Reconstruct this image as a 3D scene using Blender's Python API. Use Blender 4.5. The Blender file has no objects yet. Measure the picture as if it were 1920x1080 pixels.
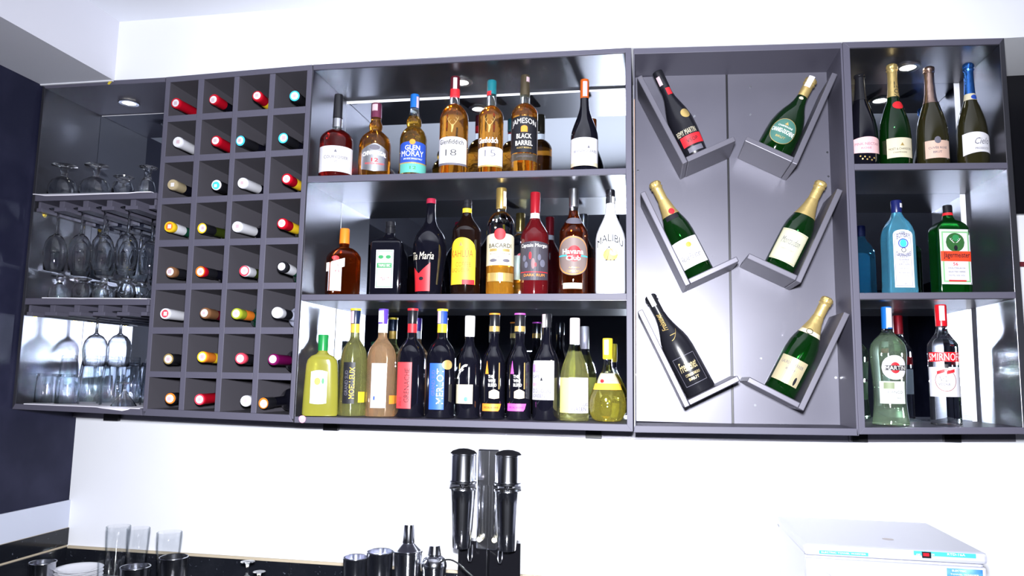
import bpy, bmesh, math, random
from mathutils import Vector, Matrix
random.seed(7)
sc = bpy.context.scene
COL = sc.collection
# ------------------------------------------------------------------ camera
CX, CY, CZ = 0.0358, -2.0189, 1.5897
YAW, PIT, ROL, FPX = -0.178595, 0.119261, 0.016878, 1399.12
fw = Vector((math.sin(YAW)*math.cos(PIT), math.cos(YAW)*math.cos(PIT), math.sin(PIT)))
rt0 = Vector((math.cos(YAW), -math.sin(YAW), 0)); up0 = rt0.cross(fw)
rt = rt0*math.cos(ROL) + up0*math.sin(ROL); up = up0*math.cos(ROL) - rt0*math.sin(ROL)
CAM = Vector((CX, CY, CZ))
cd = bpy.data.cameras.new('camera'); cam = bpy.data.objects.new('camera', cd); COL.objects.link(cam)
cd.sensor_width = 36; cd.lens = FPX/1920*36; cd.clip_start = 0.02; cd.clip_end = 50
m = Matrix((rt, up, -fw)).transposed().to_4x4(); m.translation = CAM; cam.matrix_world = m
sc.camera = cam
# ------------------------------------------------------------------ light and exposure
sc.view_settings.view_transform = 'Standard'; sc.view_settings.look = 'None'
sc.view_settings.gamma = 1; sc.view_settings.use_curve_mapping = False
sc.view_settings.exposure = 0.0
w = bpy.data.worlds.new('room_air'); sc.world = w; w.use_nodes = True
w.node_tree.nodes['Background'].inputs[0].default_value = (0.55, 0.62, 0.85, 1)
w.node_tree.nodes['Background'].inputs[1].default_value = 0.12
FLASH_W = 80
ld = bpy.data.lights.new('camera_flash', 'AREA'); ld.shape = 'DISK'; ld.size = 0.11; ld.energy = FLASH_W
ld.color = (0.93, 0.95, 1.0)
fl = bpy.data.objects.new('camera_flash', ld); COL.objects.link(fl)
mf = m @ Matrix.Rotation(math.radians(-17), 4, 'X'); ld.spread = math.radians(130); mf.translation = CAM + Vector((0.0, 0.0, 0.15)); fl.matrix_world = mf
# added fill lights without fixtures, behind the camera, for ambient light
for nm, loc, e, s in (('fill_light', (1.9, -6.0, 2.3), 14, 0.5), ('fill_light', (-1.2, -6.2, 1.9), 8, 0.4)):
    l2 = bpy.data.lights.new(nm, 'AREA'); l2.shape = 'DISK'; l2.size = s; l2.energy = e; l2.color = (0.85, 0.9, 1.0)
    o2 = bpy.data.objects.new(nm, l2); COL.objects.link(o2); o2.location = loc
cy = sc.cycles
cy.max_bounces = 14; cy.transmission_bounces = 12; cy.glossy_bounces = 8; cy.diffuse_bounces = 3; cy.transparent_max_bounces = 48
cy.sample_clamp_indirect = 0; cy.sample_clamp_direct = 0; cy.blur_glossy = 0.3
cy.caustics_reflective = True; cy.caustics_refractive = True
cy.use_denoising = True
cy.use_guiding = True; cy.use_surface_guiding = True; cy.guiding_training_samples = 64; cy.guiding_roughness_threshold = 0.05

# ------------------------------------------------------------------ helpers
def ray(px, py):
    return rt*((px-960)/FPX) - up*((py-540)/FPX) + fw
def at(px, py, Y=0.0):
    d = ray(px, py); t = (Y-CY)/d.y
    p = CAM + d*t
    return p.x, p.z
def atz(px, py, z):
    d = ray(px, py); t = (z-CZ)/d.z
    p = CAM + d*t
    return p.x, p.y
def px_of(x, y, z):
    q = Vector((x, y, z)) - CAM
    return 960 + FPX*q.dot(rt)/q.dot(fw), 540 - FPX*q.dot(up)/q.dot(fw)
MATS = {}
def pm(name, col, rough=0.5, metal=0.0, trans=0.0, ior=1.45, coat=0.0, spec=0.5, emit=0.0, aniso=0.0, bump=None, mottle=None, sss=0):
    if name in MATS: return MATS[name]
    mt = bpy.data.materials.new(name); mt.use_nodes = True; MATS[name] = mt
    nt = mt.node_tree; b = nt.nodes['Principled BSDF']
    c = (col[0], col[1], col[2], 1)
    b.inputs['Base Color'].default_value = c; b.inputs['Roughness'].default_value = rough
    b.inputs['Metallic'].default_value = metal; b.inputs['Transmission Weight'].default_value = trans
    b.inputs['IOR'].default_value = ior; b.inputs['Coat Weight'].default_value = coat
    b.inputs['Coat Roughness'].default_value = 0.06
    b.inputs['Specular IOR Level'].default_value = spec
    b.inputs['Anisotropic'].default_value = aniso
    if emit: b.inputs['Emission Color'].default_value = c; b.inputs['Emission Strength'].default_value = emit
    if mottle or bump:
        tc = nt.nodes.new('ShaderNodeTexCoord'); mp = nt.nodes.new('ShaderNodeMapping'); nt.links.new(tc.outputs['Object'], mp.inputs[0])
        nz = nt.nodes.new('ShaderNodeTexNoise'); nt.links.new(mp.outputs[0], nz.inputs[0])
        if mottle:
            sx, scale, c2, lo, hi = mottle
            mp.inputs['Scale'].default_value = sx; nz.inputs['Scale'].default_value = scale; nz.inputs['Detail'].default_value = 5
            cr = nt.nodes.new('ShaderNodeValToRGB'); cr.color_ramp.elements[0].position = lo; cr.color_ramp.elements[1].position = hi
            cr.color_ramp.elements[0].color = c; cr.color_ramp.elements[1].color = (c2[0], c2[1], c2[2], 1)
            nt.links.new(nz.outputs['Fac'], cr.inputs[0]); nt.links.new(cr.outputs[0], b.inputs['Base Color'])
        if bump:
            sx, scale, st = bump
            if not mottle: mp.inputs['Scale'].default_value = sx; nz.inputs['Scale'].default_value = scale
            bp = nt.nodes.new('ShaderNodeBump'); bp.inputs['Strength'].default_value = st; bp.inputs['Distance'].default_value = 0.002
            nt.links.new(nz.outputs['Fac'], bp.inputs['Height']); nt.links.new(bp.outputs[0], b.inputs['Normal'])
    return mt
def tag(o, label=None, cat=None, group=None, kind=None):
    if label: o['label'] = label
    if cat: o['category'] = cat
    if group: o['group'] = group
    if kind: o['kind'] = kind
    return o
def mesh(name, V, F, mat, parent=None, smooth=False, autos=None):
    me = bpy.data.meshes.new(name)
    me.from_pydata([tuple(v) for v in V], [], F)
    me.validate(); me.update()
    if mat: me.materials.append(mat)
    o = bpy.data.objects.new(name, me); COL.objects.link(o)
    if parent: o.parent = parent
    if smooth:
        me.polygons.foreach_set('use_smooth', [True]*len(me.polygons))
        if autos is not None: me.set_sharp_from_angle(angle=math.radians(autos))
    return o
def empty(name, loc, label=None, cat=None, group=None, rotz=0):
    o = bpy.data.objects.new(name, None); COL.objects.link(o); o.location = loc; o.rotation_euler = (0, 0, rotz)
    o.empty_display_size = 0.05
    return tag(o, label, cat, group)
class G:
    """collects shapes into one mesh"""
    def __init__(s): s.V = []; s.F = []
    def add(s, V, F):
        n = len(s.V); s.V += [tuple(v) for v in V]; s.F += [tuple(i+n for i in f) for f in F]; return s
    def box(s, x0, x1, y0, y1, z0, z1):
        V = [(x, y, z) for x in (x0, x1) for y in (y0, y1) for z in (z0, z1)]
        return s.add(V, [(0, 1, 3, 2), (4, 6, 7, 5), (0, 4, 5, 1), (2, 3, 7, 6), (0, 2, 6, 4), (1, 5, 7, 3)])
    def tube(s, p, q, r0, r1=None, n=16, cap=True):
        r1 = r0 if r1 is None else r1
        p = Vector(p); q = Vector(q); a = (q-p).normalized()
        u = a.orthogonal().normalized(); v = a.cross(u)
        V = []
        for c, r in ((p, r0), (q, r1)):
            V += [c + (u*math.cos(2*math.pi*i/n) + v*math.sin(2*math.pi*i/n))*r for i in range(n)]
        F = [(i, (i+1) % n, n+(i+1) % n, n+i) for i in range(n)]
        if cap: F += [tuple(range(n-1, -1, -1)), tuple(range(n, 2*n))]
        return s.add(V, F)
    def path(s, pts, r, n=10):
        pts = [Vector(p) for p in pts]; V = []; u = None
        for i, p in enumerate(pts):
            a = (pts[min(i+1, len(pts)-1)] - pts[max(i-1, 0)]).normalized()
            u = a.orthogonal().normalized() if u is None else (u - a*u.dot(a)).normalized()
            v = a.cross(u)
            V += [p + (u*math.cos(2*math.pi*k/n) + v*math.sin(2*math.pi*k/n))*r for k in range(n)]
        F = [(i*n+k, i*n+(k+1) % n, (i+1)*n+(k+1) % n, (i+1)*n+k) for i in range(len(pts)-1) for k in range(n)]
        F += [tuple(range(n-1, -1, -1)), tuple(range((len(pts)-1)*n, len(pts)*n))]
        return s.add(V, F)
    def lathe(s, prof, n=40, wob=None, caps=True, c=(0, 0, 0)):
        V = []; N = len(prof)
        for r, z in prof:
            for i in range(n):
                a = 2*math.pi*i/n; rr = r*(wob(a, z) if wob else 1)
                V.append((c[0]+rr*math.cos(a), c[1]+rr*math.sin(a), c[2]+z))
        F = [(j*n+i, j*n+(i+1) % n, (j+1)*n+(i+1) % n, (j+1)*n+i) for j in range(N-1) for i in range(n)]
        if caps:
            F += [tuple(range(n-1, -1, -1)), tuple(range((N-1)*n, N*n))]
        return s.add(V, F)
    def loft(s, rows, n=48):
        """rows (z, halfwidth, halfdepth, exponent) from the base up"""
        V = []
        for z, a, b, e in rows:
            for i in range(n):
                t = 2*math.pi*i/n; c = math.cos(t); q = math.sin(t)
                V.append((a*abs(c)**(2/e)*(1 if c > 0 else -1), b*abs(q)**(2/e)*(1 if q > 0 else -1), z))
        N = len(rows)
        F = [(j*n+i, j*n+(i+1) % n, (j+1)*n+(i+1) % n, (j+1)*n+i) for j in range(N-1) for i in range(n)]
        F += [tuple(range(n-1, -1, -1)), tuple(range((N-1)*n, N*n))]
        return s.add(V, F)
    def out(s, name, mat, parent=None, smooth=False, autos=None, bevel=0, off=None):
        V = s.V
        if off: V = [(v[0]-off[0], v[1]-off[1], v[2]-off[2]) for v in V]
        o = mesh(name, V, s.F, mat, parent, smooth, autos)
        if bevel:
            bm = bmesh.new(); bm.from_mesh(o.data)
            bmesh.ops.bevel(bm, geom=bm.edges[:], offset=bevel, segments=2, affect='EDGES', profile=0.5)
            bmesh.ops.recalc_face_normals(bm, faces=bm.faces[:]); bm.to_mesh(o.data); bm.free()
        return o
def quadslab(q, y0, y1):
    """q: four (x, z) corners tl, tr, br, bl of a board's front edge, set back from y0 to y1"""
    g = G(); V = [(x, y0, z) for x, z in q] + [(x, y1, z) for x, z in q]
    g.add(V, [(0, 3, 2, 1), (4, 5, 6, 7), (0, 1, 5, 4), (1, 2, 6, 5), (2, 3, 7, 6), (3, 0, 4, 7)])
    return g
def board(name, pts, mat, parent, y0=0.0, y1=0.25, bevel=0.0012, inner=None):
    q = [at(p[0], p[1], 0.0) for p in pts]
    o = quadslab(q, y0, y1).out(name, mat, parent, off=parent.location, bevel=bevel)
    if inner:                      # front keeps its colour, other faces darker to paint in grazing shade
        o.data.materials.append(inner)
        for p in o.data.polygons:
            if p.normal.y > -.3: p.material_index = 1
    return o
def lerp(a, b, t): return a+(b-a)*t
def lx(l, y):
    """x on a near-vertical line l=((x0,y0),(x1,y1)) at height y"""
    (x0, y0), (x1, y1) = l
    return lerp(x0, x1, (y-y0)/(y1-y0))

# ------------------------------------------------------------------ lettering
_TC = {}
def glyphs(txt, bold=0.0, shear=0.0, space=1.0):
    bold = 0.0 if 'M' in txt else min(bold, .013)
    k = (txt, bold, shear, space)
    if k not in _TC:
        cu = bpy.data.curves.new('t', 'FONT'); cu.body = txt; cu.size = 1; cu.offset = bold; cu.shear = shear
        cu.space_character = space; cu.align_x = 'CENTER'; cu.align_y = 'CENTER'; cu.resolution_u = 2; cu.fill_mode = 'FRONT'
        ob = bpy.data.objects.new('t', cu); me = ob.to_mesh()
        V = [(v.co.x, v.co.y) for v in me.vertices]; F = [tuple(p.vertices) for p in me.polygons]
        ob.to_mesh_clear(); bpy.data.objects.remove(ob); bpy.data.curves.remove(cu)
        if V:
            x0 = min(v[0] for v in V); x1 = max(v[0] for v in V); y0 = min(v[1] for v in V); y1 = max(v[1] for v in V)
            V = [((x-(x0+x1)/2)/(x1-x0), (y-(y0+y1)/2)/(y1-y0)) for x, y in V]
        _TC[k] = (V, F)
    return _TC[k]
def text2(txt, cx, cz, wd, ht, rot=0, bold=0.012, shear=0, arc=0.0):
    """lettering as flat (s, z) points filling a wd x ht box; arc bends it upwards"""
    V, F = glyphs(txt, bold, shear)
    c, s = math.cos(rot), math.sin(rot); R = []
    for x, y in V:
        x *= wd; y *= ht
        if arc:
            y += arc*(1-(2*x/wd)**2) - arc*0.5
        R.append((cx+x*c-y*s, cz+x*s+y*c))
    return R, F
def patch(x0, x1, bot, top, nx=14, nz=9):
    V = []; F = []
    for i in range(nx+1):
        x = lerp(x0, x1, i/nx); b = bot(i/nx); t = top(i/nx)
        V += [(x, lerp(b, t, j/nz)) for j in range(nz+1)]
    for i in range(nx):
        for j in range(nz):
            a = i*(nz+1)+j; F.append((a, a+nz+1, a+nz+2, a+1))
    return V, F
def shape2(kind, x0, x1, z0, z1, k=0.3):
    h = z1-z0
    if kind == 'rect': return patch(x0, x1, lambda u: z0, lambda u: z1)
    if kind == 'arch': return patch(x0, x1, lambda u: z0, lambda u: z1-h*k*(1-math.sqrt(max(0, 1-(2*u-1)**2))), 20)
    if kind == 'vnotch': return patch(x0, x1, lambda u: z0, lambda u: z1-h*.38*(1-abs(u-.38)/.62), 16)
    if kind == 'wave': return patch(x0, x1, lambda u: z0-h*k*math.sin(math.pi*u)*.6, lambda u: z1-h*k+h*k*math.sin(math.pi*u))
    if kind == 'curl': return patch(x0, x1, lambda u: z0+h*k*.4*math.sin(2.6*u), lambda u: z1-h*k*.8*(u-.35)**2*2)
    if kind == 'disc':
        m_ = (z0+z1)/2
        return patch(x0, x1, lambda u: m_-h/2*math.sqrt(max(0, 1-(2*u-1)**2)), lambda u: m_+h/2*math.sqrt(max(0, 1-(2*u-1)**2)), 24)
    if kind == 'shield': return patch(x0, x1, lambda u: z0+h*.08*abs(2*u-1), lambda u: z1-h*.25*abs(2*u-1)**1.3, 20)
    if kind == 'slant': return patch(x0, x1, lambda u: lerp(z0, z0+h*k, u), lambda u: lerp(z1-h*k, z1, u))
    if kind == 'tri': return patch(x0, x1, lambda u: z0, lambda u: z0+max(1e-4, h*(1-abs(2*u-1))))
    if kind == 'trap': return patch(x0, x1, lambda u: z0 if u < .9 else lerp(z0, z1, (u-.9)/.1*.98), lambda u: z1)
    if kind == 'ring':
        V = []; F = []; n = 28; cx = (x0+x1)/2; cz = (z0+z1)/2
        for i in range(n):
            a = 2*math.pi*i/n
            V += [(cx+(x1-x0)/2*math.cos(a)*r, cz+h/2*math.sin(a)*r) for r in (1-k, 1)]
        F = [(2*i, 2*i+1, (2*i+3) % (2*n), (2*i+2) % (2*n)) for i in range(n)]
        return V, F
    if kind == 'frame':
        tx = k*(x1-x0); V = []; F = []
        for a in ((x0, x1, z0, z0+tx), (x0, x1, z1-tx, z1), (x0, x0+tx, z0, z1), (x1-tx, x1, z0, z1)):
            v, f = patch(a[0], a[1], lambda u: a[2], lambda u: a[3]); n = len(V); V += v; F += [tuple(i+n for i in q) for q in f]
        return V, F

# ------------------------------------------------------------------ materials
LAM = pm('grey_laminate_edge', (0.090, 0.086, 0.120), 0.5, 0.0, spec=0.35)
BRUSH = pm('brushed_silver_laminate', (0.115, 0.115, 0.138), 0.33, 0.85, bump=((1, 1, 60), 12, 0.08))
DISP = pm('pearl_grey_laminate', (0.118, 0.115, 0.148), 0.36, 0.20, mottle=((1, 1, 1), 5, (0.105, 0.102, 0.134), 0.35, 0.7))
SHADEL = pm('shade_darkened_laminate', (0.085, 0.08, 0.095), 0.45, 0.1)  # darker copy of the laminate, the rack's inner shade put into its colour
MIR = pm('mirror_glass', (0.54, 0.59, 0.66), 0.0, 1.0)
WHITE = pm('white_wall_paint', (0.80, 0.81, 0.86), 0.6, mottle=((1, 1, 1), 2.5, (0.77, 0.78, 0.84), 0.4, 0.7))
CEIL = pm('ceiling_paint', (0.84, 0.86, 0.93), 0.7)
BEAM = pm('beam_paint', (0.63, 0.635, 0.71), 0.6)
NAVY = pm('navy_wall_panel', (0.010, 0.011, 0.030), 0.6, spec=.25, mottle=((1, 1, 1), 6, (0.019, 0.020, 0.046), 0.4, 0.65))
TILE = pm('black_granite_tile', (0.008, 0.009, 0.013), 0.12, mottle=((1, 1, 1), 130, (0.10, 0.11, 0.14), 0.68, 0.74))
GROUT = pm('sandy_grout', (0.45, 0.38, 0.28), 0.8)
BLACK = pm('black_plastic', (0.008, 0.008, 0.010), 0.35)
STEEL = pm('polished_steel', (0.64, 0.65, 0.70), 0.16, 1.0)
DSTEEL = pm('dark_steel', (0.42, 0.43, 0.47), 0.2, 1.0)
BRASS = pm('brass', (0.85, 0.62, 0.18), 0.3, 1.0)
LAMP = pm('lamp_lens', (1.0, 0.98, 0.88), 0.4, emit=6)
PAPER = pm('white_paper', (0.70, 0.69, 0.74), 0.55)
CREAM = pm('cream_paper', (0.64, 0.58, 0.42), 0.55)
PINKP = pm('pink_paper', (0.80, 0.50, 0.52), 0.5)
CLOTH = pm('white_cloth', (0.85, 0.83, 0.92), 0.85, bump=((1, 1, 1), 300, 0.3))
GLASS = pm('clear_glass', (0.97, 0.99, 1.0), 0.0, trans=1.0, ior=1.5)
GLASST = pm('faceted_glass', (0.93, 0.97, 1.0), 0.01, trans=1.0, ior=1.5)
def thin(name, tint, edge):
    mt = bpy.data.materials.new(name); mt.use_nodes = True; nt = mt.node_tree; nt.nodes.clear()
    out = nt.nodes.new('ShaderNodeOutputMaterial'); mx = nt.nodes.new('ShaderNodeMixShader'); tr = nt.nodes.new('ShaderNodeBsdfTransparent'); gl = nt.nodes.new('ShaderNodeBsdfGlossy')
    lw = nt.nodes.new('ShaderNodeLayerWeight'); lw.inputs['Blend'].default_value = .35; cr = nt.nodes.new('ShaderNodeValToRGB')
    cr.color_ramp.elements[0].color = (*tint, 1); cr.color_ramp.elements[0].position = .35; cr.color_ramp.elements[1].color = (*edge, 1); cr.color_ramp.elements[1].position = .95
    nt.links.new(lw.outputs['Facing'], cr.inputs[0]); nt.links.new(cr.outputs[0], tr.inputs[0]); gl.inputs['Roughness'].default_value = .03
    fr = nt.nodes.new('ShaderNodeValToRGB'); e = fr.color_ramp.elements; e[0].color = (.04, .04, .04, 1); e[0].position = .3; e[1].color = (.55, .55, .55, 1); e[1].position = 1
    lw2 = nt.nodes.new('ShaderNodeLayerWeight'); lw2.inputs['Blend'].default_value = .2; nt.links.new(lw2.outputs['Facing'], fr.inputs[0]); nt.links.new(fr.outputs[0], mx.inputs[0])
    nt.links.new(tr.outputs[0], mx.inputs[1]); nt.links.new(gl.outputs[0], mx.inputs[2]); nt.links.new(mx.outputs[0], out.inputs[0]); return mt
THIN = thin('thin_clear_glass', (.985, .99, .995), (.42, .46, .50))
def flat(n, c, r=0.5, metal=0.0): return pm(n, c, r, metal)
RED = flat('red_print', (0.70, 0.02, 0.03)); GOLD = pm('gold_foil', (0.88, 0.66, 0.26), 0.36, 0.75, bump=((1, 1, 1), 90, 0.5))
GOLDP = flat('gold_print', (0.70, 0.50, 0.18), 0.35, 0.6); INK = flat('black_print', (0.01, 0.01, 0.015))
WPR = flat('white_print', (0.9, 0.88, 0.86)); GREYP = flat('grey_print', (0.13, 0.125, 0.16)); YEL = flat('yellow_print', (0.90, 0.62, 0.03))
BLUE = flat('blue_print', (0.02, 0.07, 0.42)); GREEN = flat('green_print', (0.03, 0.25, 0.08)); ORG = flat('orange_print', (0.9, 0.28, 0.03))
MAG = flat('magenta_print', (0.70, 0.10, 0.62)); PURP = flat('violet_cap', (0.11, 0.05, 0.42), 0.35); TEAL = flat('teal_print', (0.10, 0.42, 0.36))
SILV = pm('silver_foil', (0.75, 0.76, 0.80), 0.3, 1.0); ROSEF = pm('rose_foil', (0.72, 0.50, 0.42), 0.3, 1.0, bump=((1, 1, 1), 90, 0.5))
BLUEF = pm('blue_foil', (0.06, 0.25, 0.80), 0.25, 0.9, bump=((1, 1, 1), 90, 0.5)); CYAN = flat('cyan_print', (0.05, 0.55, 0.75))
BLKF = pm('black_foil', (0.012, 0.012, 0.016), 0.3, 0.0, coat=0.4)
DKG = pm('dark_wine_bottle', (0.004, 0.004, 0.008), 0.06, 0.0, coat=1.0)
DKRED = pm('dark_red_spirit', (0.45, 0.015, 0.010), 0.02, trans=0.95, ior=1.42)
CHAMP = pm('green_champagne_bottle', (0.004, 0.055, 0.006), 0.04, trans=0.75, ior=1.45, coat=0.6)
AMBER = pm('amber_spirit', (0.95, 0.38, 0.035), 0.01, trans=0.975, ior=1.42, bump=((1, 1, 1), 70, .25))
AMBERD = pm('deep_amber_spirit', (0.62, 0.10, 0.012), 0.01, trans=0.98, ior=1.42, bump=((1, 1, 1), 70, .2))
GOLDL = pm('golden_spirit', (0.95, 0.55, 0.06), 0.01, trans=0.97, ior=1.40, bump=((1, 1, 1), 70, .25))
STRAW = pm('pale_wine', (0.95, 0.95, 0.44), 0.01, trans=0.95, ior=1.40, bump=((1, 1, 1), 80, .25))
ROSE = pm('rose_wine', (1.0, 0.70, 0.44), 0.01, trans=0.90, ior=1.40, bump=((1, 1, 1), 80, .25))
LEMON = pm('lemon_liqueur', (0.30, 0.285, 0.04), 0.10, trans=0.25, ior=1.4, coat=0.5)
SAPPH = pm('sapphire_glass', (0.24, 0.74, 1.0), 0.01, trans=0.84, ior=1.42)
JGREEN = pm('bottle_green_glass', (0.004, 0.10, 0.010), 0.03, trans=0.8, ior=1.45, coat=0.8)
GTINT = pm('green_tint_glass', (0.72, 0.92, 0.68), 0.01, trans=0.95, ior=1.42)
WATER = pm('clear_spirit_glass', (0.93, 0.96, 0.98), 0.0, trans=1.0, ior=1.38)
MALW = pm('white_coated_bottle', (0.84, 0.86, 0.93), 0.25, coat=0.5)
BROWNB = pm('black_brown_bottle', (0.008, 0.003, 0.002), 0.05, coat=1.0)

# ================================================================== THE ROOM
ZB = 1.46                       # underside of the cabinets above the floor
XL = at(22, 767, 0)[0] - 0.004  # face of the left wall
YW = 0.275                      # face of the wall behind the cabinets
ZC = ZB - 0.54                  # bar counter
def struct(name, g, mat, **k):
    return tag(g.out(name, mat, None, **k), kind='structure')
zceil = at(230, 40, 0)[1]
struct('floor', G().box(XL-.1, 3.2, -7, YW+.1, -.05, 0), pm('floor_tile', (0.10, 0.10, 0.12), 0.3))
struct('ceiling', G().box(XL-.1, 3.2, -7, YW+.1, zceil, zceil+.05), CEIL)
struct('wall_back', G().box(XL-.1, 3.2, YW, YW+.1, 0, zceil), WHITE)
struct('wall_right', G().box(3.1, 3.2, -7, YW, 0, zceil), NAVY)
struct('wall_front', G().box(XL-.1, 3.2, -7.1, -7, 0, zceil), pm('dark_far_wall', (0.05, 0.05, 0.08), 0.6))
struct('wall_left', G().box(XL-.1, XL, -7, YW, 0, zceil), NAVY)
# left wall: white band and two rows of tiles under the navy panel
def lz(px, py):                # height on the left wall plane
    d = ray(px, py); t = (XL-CX)/d.x; p = CAM+d*t; return p.y, p.z
zn = at(132, 937, YW)[1]; zw = at(131, 989, YW)[1]; zt = at(131, 1023, YW)[1]
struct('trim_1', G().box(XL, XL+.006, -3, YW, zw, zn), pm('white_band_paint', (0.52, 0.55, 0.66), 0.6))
g = G()
for i in range(9): g.box(XL, XL+.010, YW-.0-.33*(i+1)+.004, YW-.33*i, zt+.003, zw)
struct('trim_2', g, TILE, bevel=.001)
g = G()
for i in range(9): g.box(XL, XL+.014, YW-.33*(i+1)+.003, YW-.33*i, ZC, zt-.003)
struct('trim_3', g, TILE, bevel=.001)
struct('trim_4', G().box(XL, XL+.007, -3, YW, ZC, zw+.001), GROUT)
# black tile row on the back wall, with a sandy joint on top
p1 = at(450, 1045, YW); p2 = at(1050, 1079, YW)
slope = (p2[1]-p1[1])/(p2[0]-p1[0])
zk = p1[1]
g = G(); x = XL+.014
while x < 3: g.box(x, min(x+.80, 3.1), YW-.010, YW, ZC, zk-.004); x += .8035
struct('trim_5', g, TILE, bevel=.001)
struct('trim_6', G().box(XL+.014, 3.1, YW-.007, YW, zk-.004, zk+.004), GROUT)
# soffit flush with the cabinet fronts, and the beam along the left wall
bx, bz = at(214, 151, 0)
tops = [at(x, y, 0) for x, y in ((214, 151), (312, 144.5), (470, 131.5), (588, 121), (700, 113.5), (940, 100), (1187, 89.5), (1380, 84.5), (1579, 78.5), (1740, 74.5), (1883, 71))]
rx = 3.1
low = tops + [(rx, tops[-1][1])]
g = G(); V = []; F = []
for y in (0.0015, YW):
    V += [(x, y, z) for x, z in low] + [(x, y, zceil) for x, z in low]
n = len(low)
for i in range(n-1):
    F += [(i, i+1, n+i+1, n+i), (2*n+i+1, 2*n+i, 3*n+i, 3*n+i+1), (i+1, i, 2*n+i, 2*n+i+1), (n+i, n+i+1, 3*n+i+1, 3*n+i)]
F += [(0, n, 3*n, 2*n), (n-1, 3*n-1, 4*n-1, 2*n-1)]
g.add(V, F)
struct('trim_7', g, WHITE)
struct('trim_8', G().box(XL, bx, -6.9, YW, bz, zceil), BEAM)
struct('trim_9', G().box(XL, bx-.002, -.006, .0, bz-.0035, bz), WHITE)
# black panel, white unit and red strip on the wall right of the cabinets
x0 = at(1889, 146, YW)[0]-.02
za, zb_, zc_, zd_ = [at(1905, y, YW)[1] for y in (146, 404, 492, 501)]
tag(G().box(x0, x0+.9, YW-.02, YW, zb_, za).out('wall_panel', pm('black_gloss_panel', (0.004, 0.004, 0.006), 0.25), bevel=.002),
    'black glossy panel on the wall right of the cabinets, just under the soffit', 'panel')
tag(G().box(x0, x0+.9, YW-.012, YW, zd_, zc_).out('wall_strip', pm('dark_red_strip', (0.12, 0.012, 0.02), 0.4), bevel=.001),
    'dark red strip running along the white wall right of the cabinets', 'strip')

# bar counter under everything
t = empty('bar_counter', (0.6, -.02, 0), 'black granite bar counter under the wall cabinets', 'counter')
G().box(XL+.014, 3.08, -.40, YW-.010, ZC-.04, ZC).out('worktop', TILE, t, off=t.location, bevel=.003)
G().box(XL+.014, 3.08, -.36, YW-.010, .08, ZC-.04).out('carcass', NAVY, t, off=t.location)
G().box(XL+.05, 3.05, -.32, YW-.010, 0, .08).out('plinth', BLACK, t, off=t.location)

# ================================================================== WALL CABINETS
D = 0.2545
LEFT0 = ((80, 158), (22, 767)); LEFT1 = ((85, 165), (28, 757))
A1 = ((319, 154), (275, 766)); E1 = ((588, 131), (552, 780)); P0 = ((310.5, 152), (266.5, 768))
# ---- glassware cabinet
t = empty('glassware_cabinet', (at(150, 768, 0)[0], .13, ZB-.01), 'grey open cabinet of glasses at the far left, next to the navy wall', 'cabinet')
def X(l, y): return (lx(l, y), y)
board('top_panel', [(80, 158), (309.5, 145), (309, 153.5), (85, 166)], LAM, t, 0, D)
board('bottom_panel', [(28, 757), (265, 766.5), (265.5, 779), (22, 767)], LAM, t, 0, D)
board('side_panel', [(80, 158), (85, 158), (28, 766), (22, 766)], BRUSH, t, 0.0005, D)
board('shelf', [(66, 365.5), (293.5, 361), (292.5, 372), (65, 377)], LAM, t, 0, D-.004)
board('shelf', [(47.5, 559), (280, 561), (279, 572), (46, 571)], LAM, t, 0, D-.004)
q = [at(80, 158), at(311, 145), at(268, 779), at(22, 767)]
xa, xb = q[3][0]+.008, q[2][0]-.014
G().box(xa, xb, D, D+.006, ZB+.012, ZB+1.03).out('mirror_panel', MIR, t, off=t.location)
# hanging rails for stemware under both shelves
def rails(y0, yl, yr, name):
    za_ = at(60, yl, 0)[1]
    xs = [at(66+ (289-66)*k/5, 380, 0)[0] for k in range(6)]
    for k in range(6):
        xx = xs[k]; a_ = .0015 if k == 0 else -.009; b_ = -.002 if k == 5 else .009
        g = G().box(xx+a_, xx+b_, .012, D-.01, za_-.022, za_-.0005).box(xx+(a_ if k == 0 else -.021), xx+(b_ if k == 5 else .021), .006, D-.01, za_-.034, za_-.0222)
        g.out('stemware_rail', LAM, t, off=t.location, bevel=.001)
    return za_-.022
ZR1 = rails(0, 377, 372, 'a'); ZR2 = rails(0, 571, 572, 'b')
# brass clips on the left side panel and mirror foot
for zz in (at(60, 404, .05)[1], at(60, 592, .05)[1]):
    for yy in (.045, .215):
        g = G().tube((q[3][0]+.007, yy, zz), (q[3][0]+.011, yy, zz), .009, n=16).tube((q[3][0]+.011, yy, zz-.001), (q[3][0]+.014, yy, zz-.001), .0035, n=10)
        g.out('brass_clip', BRASS, t, off=t.location, smooth=True, autos=40)
CAB1 = t
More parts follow.
